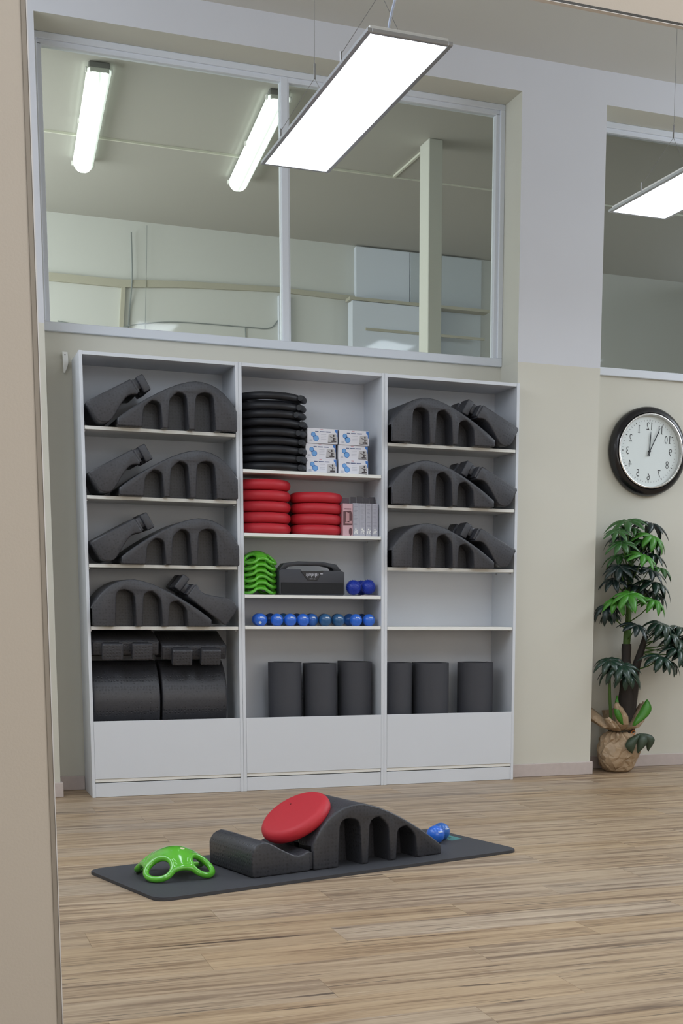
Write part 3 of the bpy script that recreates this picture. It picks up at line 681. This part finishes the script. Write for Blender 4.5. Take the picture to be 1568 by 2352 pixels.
# ================================================================== boombox speaker
sc = .368/1460
def bp(l): return [((x-60)*sc, (812-y)*sc) for x, y in l]
root = empty('portable_speaker', (1.014, .03, 1.0545)); D = .14
bm = bmesh.new(); prism(bm, bp([(95, 812), (60, 780), (60, 300), (120, 268), (530, 265), (570, 310), (1000, 310), (1030, 285), (1440, 285), (1510, 315), (1520, 780), (1480, 812)]), 0, D, b=.004)
fin('speaker_body', bm, mat('charcoal_plastic', (50, 52, 60), .45), root, smooth=30)
bm = bmesh.new(); prism(bm, bp([(62, 302), (205, 140), (510, 95), (1040, 95), (1370, 150), (1508, 312), (1460, 312), (1400, 370), (1310, 285), (1260, 225), (1050, 180), (530, 178), (290, 215), (235, 275), (150, 360), (100, 320)]), .03, D-.03, b=.004)
fin('handle', bm, mat('charcoal_handle', (44, 46, 52), .45), root, smooth=30)
fin('grille', BX(.009, .359, -.003, .003, .008, .067, b=.002), mat('black_grille', (24, 25, 28), .7, bump=.8, bscale=900), root)
bm = bmesh.new(); prism(bm, bp([(530, 300), (1040, 300), (890, 500), (690, 500)]), -.003, .003, b=.001); fin('control_panel', bm, mat('dark_panel', (34, 35, 40), .4), root)
bm = bmesh.new(); random.seed(9)
for k in range(10):
    xa = 650+k*28; h = 60+30*(k % 3 == 1)
    poly(bm, bp([(xa, 345+h), (xa+14, 345+h), (xa+20, 345), (xa+6, 345)]), -.0036)
    if k % 2: poly(bm, bp([(xa, 380), (xa+24, 380), (xa+24, 368), (xa, 368)]), -.0037)
poly(bm, bp([(965, 368), (1022, 368), (1022, 345), (965, 345)]), -.0036)
poly(bm, bp([(725, 470), (800, 470), (800, 458), (725, 458)]), -.0036); poly(bm, bp([(815, 472), (855, 472), (855, 458), (815, 458)]), -.0036)
fin('logo_lettering', bm, mat('silver_print', (176, 178, 188), .4), root)
for x in (.03, .32): fin('rubber_foot', BX(x, x+.025, .02, .12, -.0022, .0015), M_black, root)
tag(root, 'black portable speaker with carry handle on the middle bookcase shelf', 'speaker')

# ================================================================== green handle trainers
M_gr = mat('glossy_green_plastic', (92, 184, 46), .16, spec=.6, coat=.6)
def trainer_mesh():
    bm = bmesh.new(); dome = lambda x, y: .118-4.0*(x*x+y*y)
    for k in range(4):
        a0 = PI/4+PI/2*k; c = Vector((math.cos(a0), math.sin(a0), 0)); tn = Vector((-c.y, c.x, 0)); pts = []
        for j in range(28):
            a = 2*PI*j/28; p = c*(.110+.037*math.cos(a))+tn*(.052*math.sin(a)); pts.append((p.x, p.y, dome(p.x, p.y)))
        tube(bm, pts, .0125, 12, closed=True)
        a1 = a0+PI/2; c1 = Vector((math.cos(a1), math.sin(a1), 0)); t1_ = Vector((-c1.y, c1.x, 0)); pa, pb = c*.112+tn*.050, c1*.112-t1_*.050
        tube(bm, [(q.x, q.y, dome(q.x, q.y)) for q in [pa.lerp(pb, j/8)*(1-.03*math.sin(PI*j/8)) for j in range(9)]], .012, 12)
    N, K = 10, 40; rings = []
    for s in (1, -1):
        rr_ = []
        for i in range(N+1):
            row = []
            for k in range(K):
                a = 2*PI*k/K; rad = (i/N)*(.096-.022*math.cos(4*(a-PI/4))); x, y = rad*math.cos(a), rad*math.sin(a)
                row.append(bm.verts.new((x, y, dome(x, y)+s*.0115*(1-(i/N)**14))))
            rr_.append(row)
        for i in range(N):
            for k in range(K):
                q = [rr_[i][k], rr_[i][(k+1) % K], rr_[i+1][(k+1) % K], rr_[i+1][k]]
                bm.faces.new(q if s < 0 else q[::-1])
        rings.append(rr_)
    for k in range(K): bm.faces.new((rings[0][N][k], rings[0][N][(k+1) % K], rings[1][N][(k+1) % K], rings[1][N][k]))
    bmesh.ops.remove_doubles(bm, verts=bm.verts, dist=.0001); bmesh.ops.dissolve_degenerate(bm, dist=.00005, edges=bm.edges); bmesh.ops.recalc_face_normals(bm, faces=bm.faces)
    me = bpy.data.meshes.new('t'); bm.to_mesh(me); bm.free()
    o = bpy.data.objects.new('t', me); COL.objects.link(o)
    md = o.modifiers.new('r', 'REMESH'); md.mode = 'VOXEL'; md.voxel_size = .0036; md.use_smooth_shade = True
    sm = o.modifiers.new('s', 'SMOOTH'); sm.factor = .6; sm.iterations = 9
    dg = bpy.context.evaluated_depsgraph_get(); m2 = bpy.data.meshes.new_from_object(o.evaluated_get(dg))
    bpy.data.objects.remove(o); bpy.data.meshes.remove(me)
    m2.materials.clear(); m2.materials.append(M_gr)
    for p in m2.polygons: p.use_smooth = True
    return m2
tm = trainer_mesh(); zmin = min(v.co.z for v in tm.vertices)
def trainer(loc, rz, label, grp, tilt=(0, 0), sc_=1):
    o = bpy.data.objects.new('handle_trainer', tm); COL.objects.link(o); o.scale = (sc_,)*3; o.location = (loc[0], loc[1], loc[2]-zmin*sc_); o.rotation_euler = (tilt[0], tilt[1], rz); tag(o, label, 'exercise handle', grp); return o
gt = trainer((.040, -2.150, mz), R(6), 'glossy green four handled trainer lying on the mat', 'green trainer on the mat')
bm = bmesh.new(); lathe(bm, [(0, .0016), (.0075, .0014), (.009, 0)], 20); bd = fin('badge', bm, mat('cream_badge', (226, 226, 190), .4), gt, smooth=180); bd.location = (.022, -.030, .1292-4.0*(.022**2+.03**2)); bd.rotation_euler = (R(11), R(8), 0)
bm = bmesh.new(); lathe(bm, [(0, .0022), (.0035, .0020)], 12); b2_ = fin('badge_centre', bm, mat('amber_print', (206, 170, 60), .4), bd)
for k in range(6):
    trainer((.9165+.002*(k % 2), .140, 1.0545+.0315*k), R(2+3*(k % 3)), '%s green four handled trainer in the shelf stack' % (['bottom', 'second from the bottom', 'third from the bottom', 'fourth from the bottom', 'fifth from the bottom', 'topmost'][k]), 'green trainers stacked beside the speaker', sc_=.72)

# ================================================================== rolled mats
M_roll = mat('rolled_mat_rubber', (70, 71, 77), .65, bump=.3, bscale=420, spec=.3)
def rolled(x, y, r, h, label, tail=0, a_end=0, turns=2.4):
    th = .0115; n = int(turns*40); pts = []
    for i in range(n+1):
        a = a_end-2*PI*turns*(1-i/n); rad = r-th/2-(th+.0006)*turns*(1-i/n); pts.append((rad*math.cos(a), rad*math.sin(a), rad*0))
    if tail:
        a = a_end; d = Vector((-math.sin(a), math.cos(a))); q = Vector(pts[-1][:2])
        for k in range(1, 7): s = tail*k/6; p = q+d*s+Vector((math.cos(a), math.sin(a)))*(s*s*2.5); pts.append((p.x, p.y, 0))
    bm = bmesh.new(); prev = None; N = len(pts)
    V = [Vector((p[0], p[1], 0)) for p in pts]; cols = []
    for i in range(N):
        d = (V[min(i+1, N-1)]-V[max(i-1, 0)]).normalized(); nl = Vector((d.y, -d.x, 0))*th/2
        cols.append([bm.verts.new(V[i]+nl+Vector((0, 0, 0))), bm.verts.new(V[i]-nl), bm.verts.new(V[i]-nl+Vector((0, 0, h))), bm.verts.new(V[i]+nl+Vector((0, 0, h)))])
    for a, b in zip(cols, cols[1:]):
        for k in range(4): bm.faces.new((a[k], a[(k+1) % 4], b[(k+1) % 4], b[k]))
    bm.faces.new(cols[0]); bm.faces.new(cols[-1][::-1])
    o = fin('rolled_mat', bm, M_roll, smooth=40, loc=(x, y, .0965)); tag(o, label, 'rolled mat', 'dark rolled mats standing in the bookcases'); return o
rolled(1.065, .135, .098, .592, 'dark rolled mat at the left of the middle bookcase bottom', .05, R(80), 2.5)
rolled(1.266, .130, .0985, .585, 'dark rolled mat in the centre of the middle bookcase bottom', .0, R(150), 2.8)
rolled(1.472, .140, .0985, .592, 'dark rolled mat at the right of the middle bookcase bottom with loose flap', .095, R(72), 2.3)
rolled(1.720, .125, .088, .585, 'dark rolled mat at the left inside the right bookcase bottom', .02, R(60), 2.4)
rolled(1.925, .130, .112, .583, 'widest dark rolled mat in the centre of the right bookcase bottom', .0, R(140), 2.6)
rolled(2.205, .138, .108, .583, 'dark rolled mat at the right of the right bookcase with an open end', .06, R(5), 2.2)

# ================================================================== wall clock (seen mirrored)
clk = empty('wall_clock', (3.411, WY-.001, 1.947))
def lathe_y(prof, m, name, n=64, smooth=40):
    bm = bmesh.new(); lathe(bm, prof, n); bmesh.ops.rotate(bm, verts=bm.verts, matrix=Matrix.Rotation(R(90), 3, 'X')); return fin(name, bm, m, clk, smooth=smooth)
lathe_y([(0, 0), (.262, 0), (.268, .012), (.266, .030), (.256, .046), (.246, .052), (.238, .058), (.230, .060), (.224, .055), (.222, .040), (.222, .012), (0, .012)], mat('glossy_black_frame', (20, 19, 24), .22, coat=.15), 'outer_frame', smooth=50)
lathe_y([(.2235, .02), (.2235, .0615), (.219, .064), (.213, .062), (.211, .056), (.2105, .02)], mat('chrome_ring', (205, 203, 200), .22, metal=.9), 'chrome_rim', smooth=50)
lathe_y([(.2115, .030), (.2115, .034), (0, .034)], mat('dial_white', (222, 230, 230), .5), 'dial')
M_ink = mat('black_ink', (34, 38, 42), .5); yd = -.0348
for k in range(60):
    if k == 0: bmm = bmesh.new(); bms = bmesh.new()
    a = 2*PI*k/60; big = k % 5 == 0; r0, r1, hw_ = (.178, .190, .0023) if big else (.180, .188, .0010); b_ = bmm if big else bms
    dx, dz_ = math.sin(a), math.cos(a); px_, pz_ = dz_, -dx
    poly(b_, [(dx*r0-px_*hw_, dz_*r0-pz_*hw_), (dx*r0+px_*hw_, dz_*r0+pz_*hw_), (dx*r1+px_*hw_, dz_*r1+pz_*hw_), (dx*r1-px_*hw_, dz_*r1-pz_*hw_)], yd)
fin('hour_marks', bmm, M_ink, clk); fin('minute_marks', bms, mat('grey_ink', (104, 110, 116), .5), clk)
def glyph(ch):
    bm = bmesh.new()
    if ch == '1':   # slim numeral one with serifs
        for p in ([(-.0022, -.023), (.0022, -.023), (.0022, .023), (-.0022, .023)], [(-.0075, -.023), (.0075, -.023), (.0075, -.0212), (-.0075, -.0212)], [(.0022, .023), (-.0075, .0195), (-.0075, .0178), (.0, .0195)]):
            poly(bm, p, 0)
        return bm
    fc = bpy.data.curves.new('g', 'FONT'); fc.body = ch; fc.size = .066; fc.align_x = 'CENTER'; fc.align_y = 'CENTER'; fc.offset = -.0008
    t = bpy.data.objects.new('tmp', fc); COL.objects.link(t)
    me = bpy.data.meshes.new_from_object(t.evaluated_get(bpy.context.evaluated_depsgraph_get())); bpy.data.objects.remove(t)
    me.transform(Matrix.Rotation(R(90), 4, 'X') @ Matrix.Diagonal((.74, 1, 1, 1))); bm.from_mesh(me); bpy.data.meshes.remove(me)
    z0 = min(v.co.z for v in bm.verts); z1 = max(v.co.z for v in bm.verts); bmesh.ops.translate(bm, verts=bm.verts, vec=(0, 0, -(z0+z1)/2)); return bm
for k in range(1, 13):
    a = -2*PI*k/12; st = str(k); bm = bmesh.new()      # the room is seen in a mirror: numbers run backwards
    for q, ch in enumerate(st):
        t = glyph(ch); dx_ = 0 if len(st) == 1 else (-.0125, .0125)[q]*(.8 if k == 11 else 1)
        bmesh.ops.translate(t, verts=t.verts, vec=(dx_, 0, 0)); merge(bm, t)
    for v in bm.verts: v.co.x *= -1
    o = fin('numeral', bm, M_ink, clk); rad = .150
    o.location = (math.sin(a)*rad, yd-.0002, math.cos(a)*rad)
def hand(name, ang_, L_, w_, y_):
    bm = bmesh.new(); prism(bm, [(-w_*.9, -.030), (w_*.9, -.030), (w_*.75, 0), (w_*.9, L_*.70), (w_*.2, L_), (-w_*.2, L_), (-w_*.9, L_*.70), (-w_*.75, 0)], y_-.0008, y_+.0008); o = fin(name, bm, M_ink, clk); o.rotation_euler = (0, ang_, 0)
hand('hour_hand', R(3), .118, .0036, -.040); hand('minute_hand', R(26), .158, .0034, -.043)
lathe_y([(0, .046), (.007, .046), (.007, .034)], M_ink, 'hand_hub', 16)
tag(clk, 'round black framed wall clock with mirrored numerals above the plant', 'wall clock')

# ================================================================== potted plant
M_lf = [mat('dark_leaf', (30, 54, 42), .28, coat=.25, var=.12), mat('bright_leaf', (66, 128, 40), .38, var=.15, vscale=12), mat('mid_leaf', (46, 90, 38), .34, var=.15, vscale=10), mat('deep_leaf', (30, 44, 42), .3, var=.1)]
M_st = mat('green_stem', (74, 106, 44), .5, var=.15); M_tr = mat('dark_trunk', (48, 42, 38), .8, bump=.6, bscale=80, var=.2)
plant = empty('potted_plant', (3.185, .17, 0)); PX0, PY0 = 3.185, .17
def leaf(x, z, r, m, n=8, y=.17, tilt=(0, 0), droop=.6, seed=0, spin=0, wid=.152, fan=2*PI):
    """umbrella of leaflets around a hub"""
    rnd = random.Random(seed); bm = bmesh.new(); K = 7
    for k in range(n):
        a = spin+fan*k/(n if fan > 6 else n-1)+rnd.uniform(-.08, .08); L_ = r*rnd.uniform(.82, 1.08); d = Vector((math.cos(a), math.sin(a), 0)); tn = Vector((-d.y, d.x, 0)); rows = []
        dr = droop*rnd.uniform(.8, 1.2)
        for i in range(K+1):
            t = i/K; wv = r*wid*(math.sin(PI*min(1, t**.95*.97+.02))**.8)*(1 if t < .97 else .15)
            out = L_*math.sin(t*dr*1.35)/(dr*1.35); dn = L_*(math.cos(t*dr*1.35)-1)/(dr*1.35)
            c = d*out+Vector((0, 0, dn+.01*math.sin(PI*t)))
            rows.append([bm.verts.new(c-tn*wv+Vector((0, 0, -wv*.28))), bm.verts.new(c+Vector((0, 0, wv*.12))), bm.verts.new(c+tn*wv+Vector((0, 0, -wv*.28)))])
        for p, q in zip(rows, rows[1:]):
            for j in (0, 1): bm.faces.new((p[j], p[j+1], q[j+1], q[j]))
    bmesh.ops.rotate(bm, verts=bm.verts, matrix=Euler((tilt[0], tilt[1], 0)).to_matrix())
    o = fin('leaf', bm, m, plant, smooth=180); o.location = (x-PX0, y-PY0, z)
    md = o.modifiers.new('thickness', 'SOLIDIFY'); md.thickness = .0012
    return o
def stem(p0, p1, r, m, name='petiole', bow=.02, n=8):
    p0, p1 = Vector(p0)-Vector((PX0, PY0, 0)), Vector(p1)-Vector((PX0, PY0, 0)); mid = (p0+p1)/2+Vector((0, 0, -bow)); bm = bmesh.new()
    rf = r if callable(r) else (lambda t: r); tube(bm, bez([p0, mid, p1], 8), rf, n); return fin(name, bm, m, plant, smooth=60)
def at(u, v, y):   # photo measurements of the plant turned to metres once, in its own upright plane
    x = 3.012+(u-1370)*.002945+(y-.12)*.30; z = 1.556-(v-1180)*.00258+(y-.12)*.07*(1 if v < 1380 else -.3); return x, z
D_, Br, Md, Dp = M_lf
spec = [(1423, 1196, .135, Md, .10, .50), (1487, 1200, .135, Dp, .20, .75), (1396, 1220, .095, Md, .02, .55), (1478, 1228, .125, Br, .06, .85), (1404, 1246, .11, Md, .0, .60), (1488, 1242, .12, D_, .18, .9),
        (1452, 1272, .125, Br, -.02, .6), (1404, 1300, .125, Dp, .03, .7), (1474, 1306, .125, Dp, .06, .55), (1508, 1303, .12, Md, .17, .75), (1421, 1360, .135, Br, -.04, .62), (1480, 1374, .115, Br, -.02, .85),
        (1492, 1335, .14, D_, .10, .85), (1380, 1392, .115, Dp, .07, 1.1), (1442, 1436, .125, Dp, .0, .65), (1508, 1432, .14, D_, .06, .95), (1552, 1470, .145, D_, .10, .9), (1535, 1440, .12, D_, .20, .8),
        (1412, 1528, .14, D_, .0, .95), (1388, 1516, .125, D_, .05, .9), (1504, 1510, .14, D_, .0, .85), (1568, 1500, .14, D_, .05, .9), (1452, 1250, .11, D_, .20, .8), (1432, 1320, .11, D_, .18, .7), (1590, 1465, .12, D_, .14, .9)]
hub = []
extra = [(1442, 1212, .12, Md, .19, .6), (1420, 1232, .12, Dp, .20, .7), (1462, 1240, .11, Md, .10, .8), (1415, 1275, .12, Md, .14, .7), (1490, 1270, .12, D_, .20, .8), (1430, 1298, .12, D_, .21, .8), (1398, 1330, .12, Dp, .12, .8), (1455, 1345, .12, Dp, .14, .8), (1400, 1375, .12, Br, .03, .8), (1500, 1360, .12, D_, .20, .9), (1395, 1410, .09, D_, .16, 1.0), (1525, 1452, .13, D_, .06, .9), (1560, 1440, .12, D_, .14, .9), (1545, 1490, .13, D_, .03, .9), (1424, 1548, .12, D_, -.02, 1.1), (1400, 1540, .11, D_, .10, 1.0), (1530, 1520, .12, D_, .12, 1.0)]
spec += extra
for i, (u, v, r, m, y, dr) in enumerate(spec):
    r *= 1.16; x, z = at(u, v, y); tx = R(18 if y < .1 else 6); ty = R(-12 if u < 1440 else 14)
    leaf(x, z, r, m, n=8 if i % 3 else 9, y=y, tilt=(tx, ty), droop=dr, seed=i, spin=.37*i); hub.append((x, y, z))
def tr(pts, r, m):
    bm = bmesh.new(); tube(bm, bez([(at(u, v, y)[0]-PX0, y-PY0, at(u, v, y)[1]) for u, v, y in pts], 8), r, 12); return fin('trunk', bm, m, plant, smooth=60)
tr([(1441, 1690, .17), (1440, 1620, .17), (1437, 1550, .17), (1437, 1480, .17)], lambda t: .056-.030*t+.003*math.sin(t*21), M_tr)
tr([(1437, 1484, .17), (1440, 1400, .17), (1440, 1330, .17), (1443, 1270, .16), (1440, 1230, .15)], lambda t: .0215-.010*t+.002*math.sin(t*24), M_st)
tr([(1446, 1670, .17), (1456, 1590, .17), (1460, 1540, .17), (1470, 1500, .16), (1480, 1460, .15)], lambda t: .038-.022*t, M_tr)
tr([(1405, 1670, .15), (1399, 1610, .14), (1396, 1560, .13)], lambda t: .010-.002*t, M_st)
crown_u = [(1441, 1290), (1441, 1290), (1441, 1300), (1441, 1300), (1441, 1320), (1441, 1330), (1441, 1340), (1441, 1380), (1441, 1370), (1441, 1370), (1439, 1430), (1440, 1430), (1440, 1400), (1439, 1450), (1438, 1470), (1478, 1480), (1478, 1490), (1476, 1490), (1440, 1560), (1440, 1550), (1466, 1540), (1478, 1500), (1441, 1300), (1441, 1370), (1478, 1500)]+[(1441, 1270), (1441, 1280), (1441, 1290), (1441, 1320), (1441, 1320), (1441, 1340), (1441, 1370), (1441, 1390), (1440, 1420), (1441, 1400), (1439, 1440), (1478, 1480), (1478, 1480), (1478, 1490), (1440, 1570), (1440, 1560), (1474, 1500)]
for (x, y, z), (u, v) in zip(hub, crown_u):
    cx, cz = at(u, v, .16); stem((cx, .165, cz), (x, y, z-.003), lambda t: .0042-.0018*t, M_st, bow=.012)
# low leaves inside and over the paper
def blade(pts, wid, m, nm='blade_leaf'):
    bm = bmesh.new(); P = bez([(at(u, v, y)[0]-PX0, y-PY0, at(u, v, y)[1]) for u, v, y in pts], 5); N = len(P)-1; rows = []
    for i, p in enumerate(P):
        t = i/N; w_ = wid*math.sin(PI*min(.99, t*.94+.05))**.8; tn = Vector((.8, -.25, .25)).normalized()
        rows.append([bm.verts.new(p-tn*w_+Vector((0, .01, 0))), bm.verts.new(p), bm.verts.new(p+tn*w_+Vector((0, .01, 0)))])
    for a, b in zip(rows, rows[1:]):
        for j in (0, 1): bm.faces.new((a[j], a[j+1], b[j+1], b[j]))
    o = fin(nm, bm, m, plant, smooth=180); md = o.modifiers.new('t', 'SOLIDIFY'); md.thickness = .0014; return o
blade([(1452, 1672, .05), (1466, 1655, .04), (1476, 1635, .04), (1480, 1610, .05)], .046, Br)
blade([(1425, 1668, .06), (1416, 1650, .05), (1411, 1630, .06), (1412, 1600, .08)], .02, Br)
M_ol = mat('dull_leaf', (58, 72, 56), .5, var=.1)
blade([(1460, 1690, .03), (1447, 1698, .0), (1440, 1715, -.01), (1444, 1735, .0)], .038, M_ol)
blade([(1460, 1690, .03), (1464, 1700, .0), (1466, 1716, -.01), (1458, 1735, .0)], .036, M_ol)
blade([(1460, 1690, .04), (1476, 1696, .02), (1487, 1710, .01), (1484, 1732, .02)], .034, M_ol)
# kraft paper wrap
M_kr = mat('kraft_paper', (172, 148, 120), .45, spec=.5, var=.08, vscale=14)
_nt = M_kr.node_tree; _tc = nn(_nt, 'ShaderNodeTexCoord'); _n = nn(_nt, 'ShaderNodeTexNoise'); _n.inputs['Scale'].default_value = 9; _n.inputs['Detail'].default_value = 2
_v = nn(_nt, 'ShaderNodeTexVoronoi', feature='DISTANCE_TO_EDGE'); _v.inputs['Scale'].default_value = 15; _a = nn(_nt, 'ShaderNodeVectorMath', operation='MULTIPLY_ADD'); _a.inputs[1].default_value = (.08, .08, .08)
_nt.links.new(_tc.outputs['Object'], _n.inputs['Vector']); _nt.links.new(_n.outputs['Color'], _a.inputs[0]); _nt.links.new(_tc.outputs['Object'], _a.inputs[2]); _nt.links.new(_a.outputs[0], _v.inputs['Vector'])
_b = nn(_nt, 'ShaderNodeBump'); _b.inputs['Strength'].default_value = .8; _b.inputs['Distance'].default_value = .02; _nt.links.new(_v.outputs['Distance'], _b.inputs['Height']); _nt.links.new(_b.outputs[0], _nt.nodes['Principled BSDF'].inputs['Normal'])
bm = bmesh.new(); prof = [(0, .001), (.082, .001), (.098, .010), (.108, .03), (.117, .05), (.124, .07), (.130, .09), (.134, .11), (.137, .13), (.138, .15), (.135, .17), (.128, .19), (.116, .208), (.100, .224), (.080, .238), (.058, .248), (.050, .262)]
NN = 34; rings = []; rnd = random.Random(21)
prof = [(0, .001), (.070, .001), (.092, .014), (.108, .038), (.121, .066), (.131, .096), (.137, .126), (.136, .156), (.126, .184), (.106, .210), (.080, .232), (.054, .247), (.048, .262)]
for j, (r, z) in enumerate(prof):
    if j == 0: rings.append([bm.verts.new((0, 0, z))]); continue
    row = []
    for k in range(NN):
        jit = .42 if 1 < j < 10 else .1
        a = 2*PI*(k+rnd.uniform(-jit, jit)+.5*(j % 2)*(j < 10))/NN
        f = 1+(rnd.uniform(-.055, .045)+.09*noise.noise(Vector((math.cos(a)*1.4, math.sin(a)*1.4, z*9))) if 1 < j < 10 else 0)
        if j >= 9: f *= 1+.17*math.cos(k*PI)
        row.append(bm.verts.new((r*f*math.cos(a), r*f*math.sin(a), z+(rnd.uniform(-.009, .009) if 2 < j < 10 else 0))))
    rings.append(row)
for a, b in zip(rings, rings[1:]):
    for k in range(NN):
        if len(a) == 1: bm.faces.new((a[0], b[k], b[(k+1) % NN])); continue
        p, q, t_, u_ = a[k], a[(k+1) % NN], b[(k+1) % NN], b[k]
        if rnd.random() < .5: bm.faces.new((p, q, t_)); bm.faces.new((p, t_, u_))
        else: bm.faces.new((p, q, u_)); bm.faces.new((q, t_, u_))
wr = fin('paper_wrap', bm, M_kr, plant, smooth=14); wr.location = (0, -.005, 0)
def flap(pts, m=M_kr):
    """crumpled sheet standing out of the tied neck: rows bottom -> top given as (x, y, z, halfwidth)"""
    bm = bmesh.new(); rows = []
    for i, (x, y, z, hw_) in enumerate(pts):
        row = []
        for j in range(7):
            s = (j-3)/3; n_ = noise.noise(Vector((x*9+j*.9, y*7, z*11)))*.018*(i > 0)
            row.append(bm.verts.new((x+s*hw_, y+.03*s*s-.02+n_, z-.018*s*s*(i == len(pts)-1)+n_*.5)))
        rows.append(row)
    for a, b in zip(rows, rows[1:]):
        for j in range(6): bm.faces.new((a[j], a[j+1], b[j+1], b[j]))
    o = fin('paper_flap', bm, m, plant, smooth=25); md = o.modifiers.new('t', 'SOLIDIFY'); md.thickness = .001; return o
flap([(-.01, -.045, .255, .03), (-.02, -.085, .30, .045), (-.03, -.10, .35, .04), (-.055, -.10, .40, .03), (-.07, -.09, .435, .014)])
flap([(-.04, -.02, .255, .03), (-.10, -.05, .28, .045), (-.16, -.02, .33, .06), (-.215, .03, .385, .06), (-.23, .05, .42, .05)])
flap([(-.03, -.05, .252, .03), (-.07, -.085, .28, .04), (-.105, -.09, .32, .035), (-.125, -.085, .345, .02)])
flap([(.03, -.04, .255, .035), (.07, -.07, .28, .05), (.11, -.055, .32, .05), (.145, -.03, .38, .03), (.15, -.02, .43, .012)])
flap([(.02, .05, .255, .04), (.03, .10, .31, .07), (.03, .13, .38, .07)])
bm = bmesh.new(); tube(bm, [(.062*math.cos(a), -.005+.062*math.sin(a), .252) for a in [2*PI*k/32 for k in range(32)]], .004, 6, closed=True); fin('tie_cord', bm, mat('dark_cord', (42, 44, 34), .6), plant)
bm = bmesh.new(); tube(bm, [(.075+.012*math.cos(a), -.055, .243+.012*math.sin(a)) for a in [2*PI*k/16 for k in range(16)]], .0028, 6, closed=True); fin('tie_ring', bm, mat('orange_plastic', (214, 126, 50), .4), plant)
tag(plant, 'tall artificial green plant with wide leaflets, base wrapped in crumpled kraft paper', 'plant')
